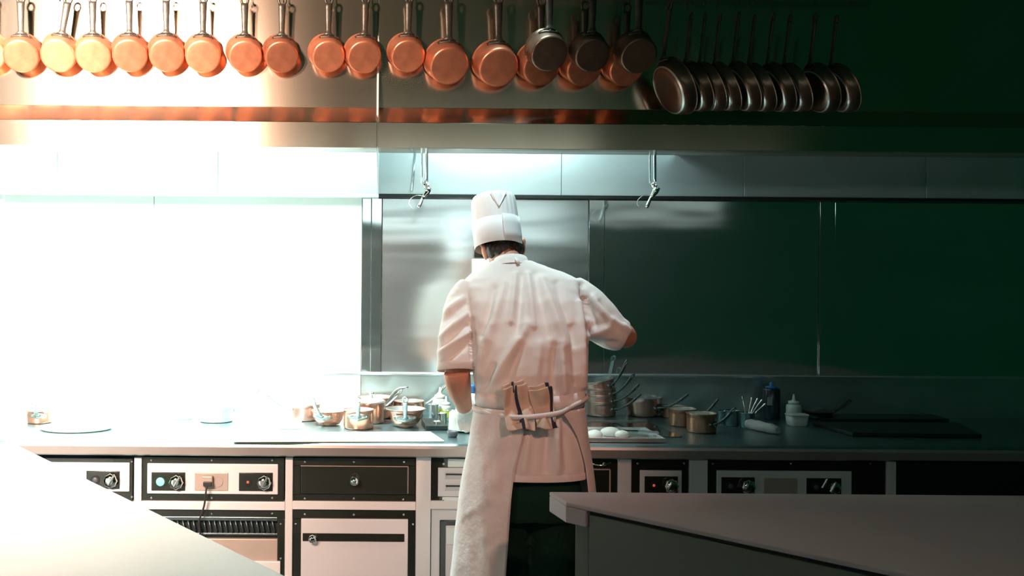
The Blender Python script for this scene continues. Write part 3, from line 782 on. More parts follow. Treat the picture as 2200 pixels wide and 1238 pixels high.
# far left, in the glare
t = thing('serving_tray', 'round pale tray lying in the glare at the far left of the worktop', 'tray', on_z(165, 922, ZC))
bm = BM(); lathe(bm, [(.14, 0), (.155, .006), (.165, .014), (.168, .013), (.158, .003), (.14, -.0)], 40); bmesh.ops.scale(bm, vec=(1, .8, 1), verts=bm.verts); obj('rim', bm, 'plastic_white', t)
bm = BM(); lathe(bm, [(.001, .002), (.148, .002)], 40, cap0=True); bmesh.ops.scale(bm, vec=(1, .8, 1), verts=bm.verts); obj('tray_base', bm, 'plastic_white', t)
place(saucepan('casserole', .06, .062, .06, .09, math.radians(35), 'copper_counter', 'cast_steel', 'small pan with an upright handle in the glare at the far left', round_b=.15, bend=.2), stand(85, 908, -80))
c = thing('storage_jar', 'pale storage jar lost in the glare on the left worktop', 'jar', on_z(395, 900, ZC))
bm = BM(); lathe(bm, [(.04, 0), (.045, .005), (.045, .085), (.038, .095)], 24, cap0=True, cap1=True); obj('jar_body', bm, 'plastic_white', c)
bm = BM(); lathe(bm, [(.041, .0955), (.041, .108), (.036, .112)], 24, cap0=True, cap1=True); obj('lid', bm, 'plastic_white', c)

# boards and low trays on the worktop
def flat_box(name, label, cat, quad, z, h, mat, bevel=.003):
    pts = [plane_px(x, y, z) for x, y in quad]
    cx_ = sum(p[0] for p in pts) / 4; cy_ = sum(p[1] for p in pts) / 4
    bm = BM(); slab(bm, [(p[0] - cx_, p[1] - cy_) for p in pts], 0, h)
    o = obj(name, bm, mat, bevel=bevel); o.location = (cx_, cy_, z)
    return tag(o, label, cat)
flat_box('cutting_board', 'pale cutting board along the front of the worktop, below the copper pans', 'board', [(520, 932), (925, 930), (955, 950), (500, 951)], ZC + .0005, .006, 'board')
flat_box('steel_sheet', 'thin bright steel sheet at the left of the copper pans', 'sheet', [(618, 903), (650, 903), (645, 922), (600, 922)], ZC + .0005, .003, 'steel_bright')

# bain-marie steel containers
def container(px, py, r, h, label, mat='chrome', square=False):
    c = thing('steel_container', label, 'container', on_z(px, py, ZC), 'steel containers by the chef')
    bm = BM(); prof = [(.001, 0), (r * .92, 0), (r, .006), (r, h - .004), (r * 1.08, h), (r * 1.06, h + .002), (r * .95, h - .002), (r * .93, .008), (.001, .006)]
    lathe(bm, prof, 28); obj('container_body', bm, mat, c)
    return c
container(932, 905, .028, .085, 'tall steel container right of the round copper saucier', 'steel_bright')
container(950, 912, .022, .055, 'small chrome container in front of the green bottle')
container(938, 921, .018, .035, 'low dark chrome cup near the front edge beside the round copper saucier', 'chrome')
flat_box('knife_block', 'low black steel block beside the round copper saucier', 'block', [(905, 908), (945, 908), (962, 925), (915, 925)], ZC + .0005, .022, 'tray_dark')
c = thing('spoon_pot', 'white canister with a steel spoon, left of the gloved hand', 'canister', on_z(977, 926, ZC))
bm = BM(); lathe(bm, [(.026, 0), (.029, .004), (.029, .085), (.026, .090)], 26, cap0=True, cap1=True); obj('canister_body', bm, 'plastic_white', c)
sp = thing('spoon', 'steel spoon tip lying across the top of the white canister', 'spoon', Vector(c.location) + Vector((-.02, 0, .0925)))
bm = BM(); ball(bm, (-.016, 0, .003), .014, 12, 8, (1.4, 1, .22)); obj('bowl', bm, 'chrome', sp)
bm = BM(); tube(bm, [(0, 0, .003), (.05, .01, .004)], .0025, 6); obj('handle', bm, 'chrome', sp)
c = thing('ramekin', 'small dark grey cup at the front edge, left of the apron', 'cup', on_z(972, 939, ZC))
bm = BM(); lathe(bm, [(.001, 0), (.018, 0), (.023, .008), (.025, .026), (.0235, .027), (.020, .010), (.001, .006)], 26); obj('cup_body', bm, 'grey_cup', c)
c = thing('plate', 'shallow pale plate half hidden by the apron', 'plate', on_z(1003, 926, ZC))
bm = BM(); lathe(bm, [(.001, 0), (.05, 0), (.085, .010), (.088, .012), (.084, .0125), (.05, .004), (.001, .004)], 40); obj('plate_body', bm, 'plastic_clear', c)
bm = BM(); lathe(bm, [(.060, .0085), (.05, .0045), (.001, .0045)], 30); obj('sauce', bm, 'plastic_white', c)

def squeeze_bottle(px, py, r, h, label, fill=None, cap='plastic_clear', scale=1.0):
    b = thing('squeeze_bottle', label, 'bottle', on_z(px, py, ZC), 'squeeze bottles on the worktop')
    bm = BM(); lathe(bm, [(r * .9, 0), (r, .006), (r, h * .62), (r * .92, h * .70), (r * .6, h * .76)], 24, cap0=True, cap1=True); obj('bottle_body', bm, 'plastic_clear', b)
    bm = BM(); lathe(bm, [(r * .72, h * .7605), (r * .74, h * .86), (r * .3, h * .89), (r * .2, h * .95), (r * .12, h * 1.16)], 20, cap0=True, cap1=True); obj('nozzle_cap', bm, cap, b)
    if fill:
        bm = BM(); lathe(bm, [(r * 1.012, h * .18), (r * 1.012, h * .55)], 24); obj('sauce_level', bm, fill, b)
    return b
squeeze_bottle(945, 898, .038, .135, 'milky white squeeze bottle nearest the copper pans', None, 'plastic_white')
squeeze_bottle(958, 904, .031, .105, 'squeeze bottle of bright green sauce by the gloved hand', 'green_sauce', 'plastic_white')
b = thing('white_bottle', 'white bottle with a blue cap, peeking out between forearm and waist', 'bottle', on_z(1017, 918, ZC))
bm = BM(); lathe(bm, [(.030, 0), (.033, .005), (.033, .13), (.022, .155), (.016, .165)], 24, cap0=True, cap1=True); obj('bottle_body', bm, 'plastic_white', b)
bm = BM(); lathe(bm, [(.018, .1655), (.019, .195), (.016, .205)], 20, cap0=True, cap1=True); obj('cap', bm, 'blue_plastic', b)

# right side of the worktop: stack of pans
st = on_z(1292, 893, ZC)
def stack_pan(z, r, h, ang, tilt, rot, label, dx=0.0):
    o = saucepan('stacked_saucepan', r * .93, r, h, .135, ang, 'copper_pale', 'dark_handle', label, round_b=.18, bend=.35, width=1.15, bracket_z=.55)
    o['group'] = 'stack of four copper pans'
    o.matrix_world = Matrix.Translation((st.x + dx, st.y, z)) @ Matrix.Rotation(tilt, 4, 'Y') @ Matrix.Rotation(math.radians(rot), 4, 'Z')
stack_pan(ZC, .080, .076, math.radians(30), 0, -40, 'bottom copper saucepan of the stack of four, right of the chef')
stack_pan(ZC + .050, .080, .062, math.radians(33), 0, -42, 'second copper saucepan from the bottom of the stack of four', -.002)
stack_pan(ZC + .088, .079, .058, math.radians(40), -.04, -44, 'third copper saucepan from the bottom of the stack of four', -.004)
stack_pan(ZC + .128, .079, .058, math.radians(46), -.17, -44, 'top copper saucepan of the stack of four, tilted', -.008)
place(saucepan('saucepan', .080, .096, .098, .150, math.radians(25), 'copper_pale', 'dark_handle', 'single flared copper saucepan right of the stack of four', round_b=.18, bend=.35, width=1.25, bracket_z=.5), stand(1380, 893, -42))
place(saucepan('saucepan', .064, .067, .082, .115, math.radians(42), 'copper_dark', 'dark_handle', 'dim copper saucepan behind, handle up to the right, right of the dough tray', round_b=.12, bend=.35, width=1.15, bracket_z=.5), stand(1466, 914, -32))
place(saucepan('saucepan', .066, .068, .088, .105, math.radians(38), 'copper_dark', 'dark_handle', 'dim copper saucepan in front, with two rivets towards the viewer', round_b=.12, bend=.35, width=1.15, bracket_z=.5), stand(1507, 928, -50))
place(saucepan('saucepan', .055, .057, .060, .08, math.radians(25), 'copper_dark', 'dark_handle', 'low dark pan lying behind the two dim copper saucepans', round_b=.12, bend=.3, width=1.0, bracket_z=.5), stand(1447, 897, 160))

# sunken plate behind the tray, tray, dough
pl = thing('induction_plate', 'dark glass hob plate with a bright back edge, right of the chef', 'hob', on_z(1310, 925, ZC))
q = [plane_px(x, y, ZC) for x, y in ((1150, 907), (1392, 908), (1466, 940), (1150, 938))]
bm = BM(); slab(bm, q, ZC + .0005, ZC + .003); wobj('glass', bm, 'black_panel', pl)
bm = BM(); slab(bm, [(q[0][0], q[0][1]), (q[1][0], q[1][1]), (q[1][0], q[1][1] + .012), (q[0][0], q[0][1] + .012)], ZC + .0005, ZC + .009); wobj('back_edge', bm, 'steel_bright', pl, bevel=.002)
ZT = ZC + .0035
tr = thing('baking_tray', 'steel baking tray holding white dough balls at the front of the worktop', 'tray', on_z(1320, 946, ZT))
tx0, tx1 = sx(1190, 4.2), on_z(1423, 947, ZT).x
ty0, ty1 = on_z(1423, 951, ZT).y, on_z(1385, 926, ZT).y
zt = ZT
bm = BM(); box(bm, tx0, tx1, ty0, ty1, zt, zt + .003); wobj('tray_base', bm, 'steel_bright', tr)
for nm, b_ in (('tray_side', (tx0, tx1, ty0, ty0 + .006)), ('tray_side', (tx0, tx1, ty1 - .006, ty1)), ('tray_side', (tx1 - .006, tx1, ty0 + .006, ty1 - .006)), ('tray_side', (tx0, tx0 + .006, ty0 + .006, ty1 - .006))):
    bm = BM(); box(bm, *b_, zt + .0031, zt + .018); wobj(nm, bm, 'steel_edge' if b_[3] - ty0 < .01 else 'steel_bright', tr, bevel=.0015)
it = thing('spatula', 'flat steel spatula lying on the right end of the baking tray', 'spatula', P(1385, 940, (ty0 + ty1) / 2))
it.location.z = zt + .0185; it.rotation_euler = (0, 0, math.radians(172))
bm = BM(); box(bm, -.06, .03, -.03, .03, 0, .003); obj('blade', bm, 'steel_bright', it, bevel=.001)
bm = BM(); tube(bm, [(.03, 0, .002), (.10, .01, .006), (.16, .02, .008)], [.006, .005, .007], 8); obj('handle', bm, 'chrome', it)
bm = BM(); ball(bm, (0, 0, 0), 1.0, 20, 12, (1, .9, .55))
for v in bm.verts:
    if v.co.z < -.28: v.co.z = -.28
    v.co += Vector((.04, .04, .03)) * noise.noise(v.co * 2.3)
me_d = None
for i, (x, y, r, l) in enumerate([(1245, 938, .040, 'mostly behind the apron edge'), (1278, 940, .040, 'nearest the apron'), (1312, 936, .046, 'largest, in the middle'), (1336, 939, .036, 'at the right end'), (1222, 938, .038, 'hidden behind the apron')]):
    o = obj('dough_ball', bm, 'dough') if i == 0 else bpy.data.objects.new('dough_ball', me_d)
    if i == 0: me_d = o.data
    else: COL.objects.link(o)
    tag(o, 'white dough ball on the baking tray, ' + l, 'dough', 'dough balls on the baking tray')
    v = on_z(x, y, zt + .003)
    o.location = (v.x, max(min(v.y, ty1 - r - .008), ty0 + r + .008), zt + .0031 + r * .28); o.scale = (r, r, r); o.rotation_euler = (0, 0, i * 1.3)

# dark right end
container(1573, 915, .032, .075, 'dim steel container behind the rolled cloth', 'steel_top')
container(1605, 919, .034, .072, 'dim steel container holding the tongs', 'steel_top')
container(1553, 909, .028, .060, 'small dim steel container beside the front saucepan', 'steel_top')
tg = thing('tongs', 'bunch of steel tongs and spoons fanned out of a container at right', 'tongs', on_z(1605, 919, ZC) + Vector((0, 0, .012)))
for k, (dx, dz, w_) in enumerate(((.02, .13, .004), (.05, .125, .005), (.075, .12, .004), (.095, .10, .006), (-.01, .13, .004))):
    bm = BM(); tube(bm, catmull([(dx * .1, 0, 0), (dx * .4, .004 * k, dz * .5), (dx, .008 * k, dz)], 5), [w_ * .7] * 8 + [w_] * 2 + [w_ * 1.6], 8, flat=.5, round_ends=True); obj('utensil', bm, 'chrome', tg)
rc = thing('rolled_cloth', 'rolled grey cloth lying at an angle on the dark right worktop', 'cloth', on_z(1640, 925, ZC))
bm = BM(); a = on_z(1606, 910, ZC + .026); e = on_z(1672, 925, ZC + .020)
pts = [a.lerp(e, k / 8) for k in range(9)]
tube(bm, pts, [.020, .027, .026, .028, .026, .025, .026, .023, .016], 16, flat=.9)
for v in bm.verts: v.co += Vector((0, 1, 1)) * .0035 * noise.noise(v.co * 40)
wobj('roll', bm, 'rolled_cloth', rc)
b = thing('pump_bottle', 'tall dark bottle with a blue pump top at the dim right end', 'bottle', on_z(1657, 900, ZC))
bm = BM(); lathe(bm, [(.040, 0), (.043, .006), (.043, .150), (.038, .158)], 24, cap0=True, cap1=True); obj('bottle_body', bm, 'dark_plastic', b)
bm = BM(); lathe(bm, [(.030, .1585), (.030, .166), (.012, .170), (.010, .185), (.005, .19)], 20, cap0=True, cap1=True); obj('pump_top', bm, 'blue_plastic', b)
bm = BM(); box(bm, -.036, -.014, -.046, -.038, .075, .115); obj('paper_label', bm, 'label', b)
squeeze_bottle(1705, 906, .037, .120, 'dim squeeze bottle beside the tall dark bottle')
c = thing('plastic_tub', 'dim square tub in front of the right squeeze bottle', 'tub', on_z(1712, 914, ZC))
bm = BM(); loft(bm, [ring((0, 0, z_), EX, EY, r_, r_ * .8, 24, 5) for z_, r_ in ((0, .040), (.004, .043), (.050, .048))], smooth=True); obj('tub_body', bm, 'plastic_clear', c)
bm = BM(); loft(bm, [ring((0, 0, z_), EX, EY, .050, .041, 24, 5) for z_ in (.0505, .056)]); obj('lid', bm, 'plastic_clear', c)
place(saucepan('frying_pan', .055, .078, .040, .11, math.radians(28), 'tray_dark', 'iron', 'dark frying pan with a raised handle, right of the squeeze bottle', round_b=.3, bend=.2, lining='tray_dark', cat='frying pan'), stand(1757, 900, 10))
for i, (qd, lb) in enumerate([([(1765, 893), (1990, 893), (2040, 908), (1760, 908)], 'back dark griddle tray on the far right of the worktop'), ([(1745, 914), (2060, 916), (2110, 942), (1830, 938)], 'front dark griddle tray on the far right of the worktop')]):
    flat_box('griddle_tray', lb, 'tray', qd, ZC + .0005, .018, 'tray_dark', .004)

# small fittings on the splash wall, half hidden by the chef's head
wb = thing('wall_fitting', 'white box and black screen on the wall, half hidden by the chef\'s head', 'fitting', (sx(1035, YB), YB - .03, sz(570, YB)))
bm = BM(); a = px_rect(1019, 528, 1068, 554, YB - .04); box(bm, a[0], a[1], YB - .04, YB - .0045, a[2], a[3]); wobj('screen', bm, 'black_panel', wb, bevel=.003)
bm = BM(); a = px_rect(1016, 556, 1070, 600, YB - .05); box(bm, a[0], a[1], YB - .05, YB - .0045, a[2], a[3]); wobj('box_body', bm, 'plastic_white', wb, bevel=.004)

# lamp track of the room behind the viewer, mirrored in the steel wall
for i, (x0, x1, lb) in enumerate(((-3.2, -.6, 'left'), (-.4, 2.3, 'middle'), (2.42, 4.4, 'right'))):
    t = thing('ceiling_strip_lamp', 'long ceiling strip lamp of the dining room behind the viewer, %s one' % lb, 'lamp', ((x0 + x1) / 2, -2.4, 2.62), 'strip lamps behind the viewer')
    bm = BM(); box(bm, x0, x1, -2.48, -2.40, 2.42, 2.80); wobj('housing', bm, 'white_frame', t, bevel=.004)
    bm = BM(); box(bm, x0 + .04, x1 - .04, -2.3995, -2.39, 2.45, 2.77); wobj('diffuser', bm, 'tube_dim' if lb == 'right' else 'tube', t)
    for x in (x0 + .3, x1 - .3):
        bm = BM(); tube(bm, [(x, -2.44, 2.80), (x, -2.44, 3.6)], .006, 6); wobj('hanger', bm, 'black_matt', t)

# ================================================================== THE CHEF
chef = thing('person', 'person in white chef jacket, apron and tall paper hat, back turned, bent over the worktop', 'person', (sx(1135, 3.64), 3.64, 0))
def PP(px, py, Y): return P(px, py, Y)
# --- body (skin): head, neck, arms, hands as one continuous surface
bm = BM()
HC = P(1080, 532, 3.965)                           # head centre
Rh = Matrix.Rotation(math.radians(10), 3, 'Z') @ Matrix.Rotation(math.radians(-7), 3, 'Y') @ Matrix.Rotation(math.radians(-24), 3, 'X')   # turned left, tipped, bent forward
def H(x, y, z): return HC + Rh @ Vector((x, y, z))
ball(bm, H(0, .012, .028), .084, 24, 16, (.88, 1.0, .98), Rh)
ball(bm, H(0, .025, -.035), .070, 20, 14, (.88, 1.0, 1.08), Rh)
ball(bm, H(0, .055, -.075), .038, 16, 10, (1.0, .9, .7), Rh)          # chin
tube(bm, [H(0, .088, .015), H(0, .106, -.012), H(0, .113, -.025)], [.008, .012, .014], 8, round_ends=True)     # nose
tube(bm, [H(-.022, .088, -.052), H(0, .094, -.050), H(.022, .088, -.052)], [.006, .009, .006], 8, round_ends=True)  # lips
for sgn in (-1, 1):
    ball(bm, H(sgn * .032, .082, .022), .015, 10, 8, (1.2, .7, .7), Rh)        # eyes lids
    rr = []
    for k, (dz, dy, w_) in enumerate(((-.038, .004, .006), (-.025, .0, .010), (-.005, -.012, .012), (.015, -.018, .013), (.028, -.010, .011), (.032, .004, .007))):
        rr.append(H(sgn * (.083 + .004 * k / 2), dy, dz - .004))
    tube(bm, catmull(rr, 3), [.007, .008, .009, .010, .011, .0115, .012, .0125, .013, .013, .013, .012, .012, .011, .010, .008][:len(catmull(rr, 3))], 8, flat=.8, round_ends=True)
    ball(bm, H(sgn * .083, .0, -.010), .024, 10, 8, (.5, .9, 1.5), Rh)
NB = P(1098, 580, 3.87)
tube(bm, [NB + Vector((0, .0, -.06)), NB, H(0, -.025, -.06), H(0, -.02, -.01)], [.060, .056, .054, .056], 20, round_ends=True)
# torso core (under the clothes)
def tr(y, l, r, Y, b): 
    c = P((l + r) / 2, y, Y); return ring(c, EX, EY, (r - l) / 2 * Y / F, b, 32, 2.3)
loft(bm, [tr(940, 1050, 1232, 3.63, .10), tr(860, 1050, 1225, 3.63, .095), tr(760, 1042, 1235, 3.66, .105), tr(660, 1030, 1232, 3.74, .11), tr(600, 1040, 1220, 3.81, .08), tr(575, 1070, 1150, 3.83, .06)])
# left arm
LA = [P(1012, 632, 3.79), P(988, 700, 3.715), P(981, 775, 3.665), P(982, 806, 3.66), P(986, 835, 3.73), P(993, 860, 3.84), P(999, 879, 3.95)]
LAr = [.040, .046, .050, .054, .050, .039, .031]
LAs = catmull(LA, 4)
tube(bm, LAs, [LAr[k // 4] + (LAr[min(6, k // 4 + 1)] - LAr[k // 4]) * (k % 4) / 4 for k in range(len(LAs))], 16, round_ends=True)
# right arm
RA = [P(1226, 634, 3.83), P(1285, 694, 3.775), P(1336, 722, 3.73), P(1344, 724, 3.77), P(1342, 716, 3.88), P(1338, 706, 4.00)]
tube(bm, RA, [.042, .048, .050, .046, .042, .029], 16, round_ends=True)
def hand(bm, wrist, fwd, palm_n, side, g=0.0, curl=0.55):
    """palm block, four unequal bent fingers and a thumb; side points to the thumb"""
    fwd, palm_n, side = fwd.normalized(), palm_n.normalized(), side.normalized()
    rings = []
    for k, a_, b_ in ((-.005, .026, .020), (.02, .034, .019), (.05, .041, .017), (.078, .041, .014)):
        rings.append(ring(wrist + fwd * k, side, palm_n, a_ + g, b_ + g, 16, 2.6))
    loft(bm, rings)
    for i, (off, ln, rd) in enumerate(((.031, .070, .0092), (.010, .078, .0096), (-.011, .072, .0092), (-.031, .056, .0082))):
        p = wrist + fwd * .066 + side * off
        pts = [p]; dcur = fwd.copy()
        for j, seg in enumerate((.42, .32, .26)):
            ang_ = curl * (j + .6)
            dcur = (fwd * math.cos(ang_) + palm_n * math.sin(ang_) + side * off * 1.5).normalized()
            pts.append(pts[-1] + dcur * (ln * seg + (.012 if j == 0 else 0)))
        tube(bm, pts, [rd + g, rd * .98 + g, rd * .92 + g, rd * .8 + g], 10, round_ends=True)
    p = wrist + fwd * .022 + side * .026 + palm_n * .004
    pts = [p, p + side * .022 + fwd * .022 + palm_n * .012, p + side * .030 + fwd * .048 + palm_n * .026, p + side * .028 + fwd * .066 + palm_n * .034]
    tube(bm, pts, [.014 + g, .0125 + g, .011 + g, .009 + g], 10, round_ends=True)
hl = (P(999, 879, 3.95), Vector((.10, .75, -.45)), Vector((.25, -.35, -.9)), Vector((1, -.1, .2)))
hand(bm, hl[0], hl[1], hl[2], hl[3])
hand(bm, P(1338, 706, 4.00), Vector((-.35, .9, -.25)), Vector((-.25, -.3, -.9)), Vector((-.9, -.3, .3)))
# legs
for sgn, x0 in ((-1, 1085), (1, 1200)):
    hp = P(1140 + sgn * 50, 985, 3.64)
    tube(bm, [hp, Vector((hp.x + sgn * .01, 3.65, .48)), Vector((hp.x + sgn * .02, 3.62, .10))], [.085, .06, .042], 14, round_ends=True)
body = remeshed('body', bm, .005, 3, 'skin', chef)

# --- hair
bm = BM()
ball(bm, H(0, .0, .030), .087, 28, 20, (.92, 1.0, 1.0), Rh)
ball(bm, H(0, -.052, -.028), .046, 20, 14, (1.38, .62, .95), Rh)
for sgn in (-1, 1):
    ball(bm, H(sgn * .064, -.026, -.015), .030, 14, 10, (.7, 1.0, 1.35), Rh)
def hairdef(co, n): return n * .003 * noise.noise(Vector((co.x * 90, co.y * 90, co.z * 25)))
hair = remeshed('hair', bm, .005, 2, 'hair', chef, hairdef)
# keep hair off the face
bmh = bmesh.new(); bmh.from_mesh(hair.data)
inv = Rh.transposed()
kill = [v for v in bmh.verts if (inv @ (v.co + Vector(chef.location) - HC)).y > .055]
bmesh.ops.delete(bmh, geom=kill, context='VERTS'); bmh.to_mesh(hair.data); bmh.free()

# --- toque
hat = bpy.data.objects.new('hat', None); COL.objects.link(hat); hat.parent = chef; hat.empty_display_size = .05
bpos = P(1070, 533, 3.96)
ax = (P(1061, 413, 3.99) - bpos); ax = Vector((ax.x, ax.z * math.tan(math.radians(17)), ax.z)).normalized()
rotm = ax.to_track_quat('Z', 'Y').to_matrix()
rotm = Matrix((EX - ax * ax.dot(EX), ax.cross(EX - ax * ax.dot(EX)), ax)); rotm = Matrix([r.normalized() for r in rotm]).transposed()
hat.matrix_world = Matrix.Translation(bpos - Vector(chef.location)) @ rotm.to_4x4()
hat.matrix_basis = Matrix.Translation(bpos - Vector(chef.location)) @ rotm.to_4x4()
bm = BM(); lathe(bm, [(.0985, 0), (.0995, .001), (.101, .055), (.102, .112), (.1005, .112), (.097, .002)], 56, mod=lambda t, z: 1 + .006 * math.sin(2 * t + 1) ); obj('hat_band', bm, 'hat', hat)
# overlapping end of the band
rows = []
for (z_, ) in ((-.001,), (.04,), (.08,), (.117,)):
    rr = []
    for i in range(13):
        t_ = math.radians(-82 + 62 * i / 12)
        rad = .1035 + .003 * (1 - i / 12) + .0012 * math.sin(z_ * 50)
        rr.append((rad * math.cos(t_), rad * math.sin(t_), z_))
    rows.append(rr)
bm = BM(); loft(bm, rows, cap=False, closed=False)
o = obj('band_flap', bm, 'hat', hat); m_ = o.modifiers.new('s', 'SOLIDIFY'); m_.thickness = .003; m_.offset = 1
def pleat(t, z): 
    k = min(1.0, max(0.0, (z - .06) / .15))
    return 1 + .015 * math.sin(26 * t) * k + .014 * math.sin(9 * t + 1) * k - .05 * k * max(0, math.cos(t + 1.45)) ** 6 
bm = BM(); lathe(bm, [(.096, .05), (.0985, .09), (.0985, .13), (.0975, .17), (.096, .205), (.093, .222), (.083, .232), (.066, .230), (.04, .215), (.001, .205)], 120, mod=pleat)
obj('crown', bm, 'hat', hat)
for t0, t1, z0_, z1_ in ((-103, -86, .222, .150), (-62, -86, .222, .150)):     # folded creases at the back
    rr = []
    for k in range(7):
        t_ = math.radians(t0 + (t1 - t0) * k / 6); z_ = z0_ + (z1_ - z0_) * k / 6
        rr.append(Vector((.0975 * math.cos(t_), .0975 * math.sin(t_), z_)))
    bm = BM(); tube(bm, rr, .0022, 6); obj('crease', bm, 'hat', hat)

# --- jacket
def px_of(co):
    k = F / co.y
    dx, dy = co.x * k, (CAMZ - co.z) * k
    c, s_ = math.cos(ROLL), math.sin(ROLL)
    return CX + dx * c - dy * s_, CY + dx * s_ + dy * c
FOLDS = [  # x0,y0,x1,y1,width px,amount
    (1122, 592, 1112, 720, 7, -.009), (1108, 590, 1098, 690, 6, .007), (1134, 590, 1148, 700, 7, .007), (1150, 590, 1178, 720, 8, -.006),
    (1085, 610, 1052, 730, 9, .008), (1062, 620, 1036, 720, 7, -.008), (1165, 600, 1215, 740, 9, .007), (1195, 610, 1240, 740, 8, -.007),
    (1064, 812, 1132, 700, 12, .010), (1092, 815, 1120, 745, 8, -.007), (1188, 838, 1194, 745, 9, -.012), (1212, 840, 1204, 740, 9, .008),
    (1238, 820, 1232, 700, 8, -.007), (1254, 830, 1246, 650, 7, .009), (1040, 830, 1062, 790, 8, -.010), (1028, 800, 1052, 700, 8, .006), (1150, 830, 1160, 740, 9, .006),
    (1125, 1012, 1140, 905, 10, .006), (1172, 1012, 1180, 900, 10, -.010), (1198, 1012, 1196, 900, 9, .008), (1218, 1005, 1210, 905, 7, -.005),
    (946, 758, 1008, 712, 7, .008), (948, 742, 1004, 700, 6, -.008), (950, 725, 1000, 676, 7, .008), (944, 785, 1000, 745, 6, -.006), (955, 690, 1000, 655, 7, -.006), (958, 670, 995, 640, 7, .005),
    (1262, 640, 1278, 700, 6, -.009), (1274, 640, 1312, 690, 8, .008), (1290, 650, 1335, 694, 6, -.007), (1262, 725, 1310, 705, 9, .007), (1266, 742, 1320, 738, 7, -.006), (1320, 684, 1352, 712, 6, .008),
    (1012, 690, 1018, 800, 5, -.010), (1250, 612, 1262, 680, 6, -.008),
]
def fold_amt(co):
    x, y = px_of(co); d_ = 0.0
    for x0, y0, x1, y1, w_, am in FOLDS:
        vx, vy = x1 - x0, y1 - y0
        L2 = vx * vx + vy * vy
        t_ = ((x - x0) * vx + (y - y0) * vy) / L2
        tc = min(1, max(0, t_))
        dd = (x - x0 - vx * tc) ** 2 + (y - y0 - vy * tc) ** 2
        if dd < 9 * w_ * w_:
            taper = .35 + .65 * math.sin(PI * min(1, max(0, .12 + .76 * tc)))
            d_ += am * taper * math.exp(-dd / (w_ * w_))
    return d_
def jacket_def(co, n):
    back = max(0.0, min(1.0, (-n.y + .25) / .5))
    k = fold_amt(co) * back * 2.1
    k += .0035 * noise.noise(Vector((co.x * 11, co.y * 11, co.z * 6))) + .0015 * noise.noise(co * 30)
    return n * k
bm = BM()
def jr(y, l, r, Y, b, p=2.4): 
    c = P((l + r) / 2, y, Y); return ring(c, EX, EY, (r - l) / 2 * Y / F, b, 48, p)
loft(bm, [jr(1017, 1010, 1262, 3.62, .150), jr(985, 1014, 1262, 3.62, .147), jr(930, 1022, 1257, 3.62, .140), jr(880, 1030, 1250, 3.625, .130), jr(858, 1030, 1247, 3.63, .126), jr(838, 1022, 1252, 3.63, .138),
          jr(800, 1016, 1262, 3.635, .146), jr(740, 1014, 1262, 3.66, .150), jr(690, 1010, 1260, 3.70, .150), jr(645, 1002, 1258, 3.75, .142), jr(618, 992, 1256, 3.785, .125, 2.2), jr(600, 998, 1244, 3.805, .108, 2.1),
          jr(584, 1016, 1212, 3.825, .092, 2.0), jr(570, 1042, 1168, 3.84, .080, 2.0), jr(560, 1060, 1140, 3.85, .070, 2.0)])
# sleeves
tube(bm, catmull([P(1012, 618, 3.79), P(990, 650, 3.765), P(983, 700, 3.71), P(979, 755, 3.665), P(980, 793, 3.65)], 4), [.055 + (.074 - .055) * min(1, k / 13) for k in range(17)], 20)
tube(bm, catmull([P(1222, 622, 3.83), P(1258, 655, 3.80), P(1288, 690, 3.765), P(1315, 712, 3.745), P(1341, 722, 3.745)], 4), [.068, .072, .076, .080, .083, .085, .087, .088, .088, .086, .083, .080, .077, .073, .069, .065, .061], 20)
jacket = remeshed('jacket', bm, .0055, 4, 'jacket', chef, jacket_def)
# collar, sleeve cuffs, hem band
nk0 = P(1099, 577, 3.832); nk1 = P(1097, 557, 3.862)
bm = BM()
cu = Vector((1, 0, .02)).normalized(); cv = Vector((0, .94, -.34)).normalized()
def crng(c, a, b_, n=32): return [c + cu * a * math.cos(2 * PI * i / n) + cv * b_ * math.sin(2 * PI * i / n) for i in range(n)]
loft(bm, [crng(nk0, .078, .070), crng(nk0.lerp(nk1, .5), .072, .066), crng(nk1, .068, .064), crng(nk1, .063, .059), crng(nk0.lerp(nk1, .4), .064, .059)], cap=False)
wobj('collar', bm, 'jacket', chef)
bm = BM(); a_ = P(1113, 562, 3.765); 
tube(bm, [P(1108, 553, 3.79), P(1111, 560, 3.768), P(1114, 566, 3.757)], [.006, .009, .008], 8, flat=.35); wobj('collar_loop', bm, 'jacket', chef)
def cuff(c, axis, r, w_):
    axis = axis.normalized(); u = axis.cross(EY).normalized(); v = u.cross(axis)
    bm = BM(); loft(bm, [ring(c - axis * w_, u, v, r * .985, r * .985, 32), ring(c, u, v, r, r, 32), ring(c + axis * .002, u, v, r * .93, r * .93, 32), ring(c - axis * w_, u, v, r * .9, r * .9, 32)], cap=False)
    return bm
wobj('sleeve_cuff', cuff(P(980, 796, 3.648), P(980, 796, 3.648) - P(979, 760, 3.662), .0755, .030), 'jacket', chef)
bm = BM(); loft(bm, [jr(1019, 1008, 1264, 3.62, .1525), jr(1006, 1009, 1264, 3.62, .1522), jr(1004, 1011, 1262, 3.62, .149), jr(1020, 1012, 1260, 3.62, .147)], cap=False); wobj('jacket_hem', bm, 'jacket', chef)

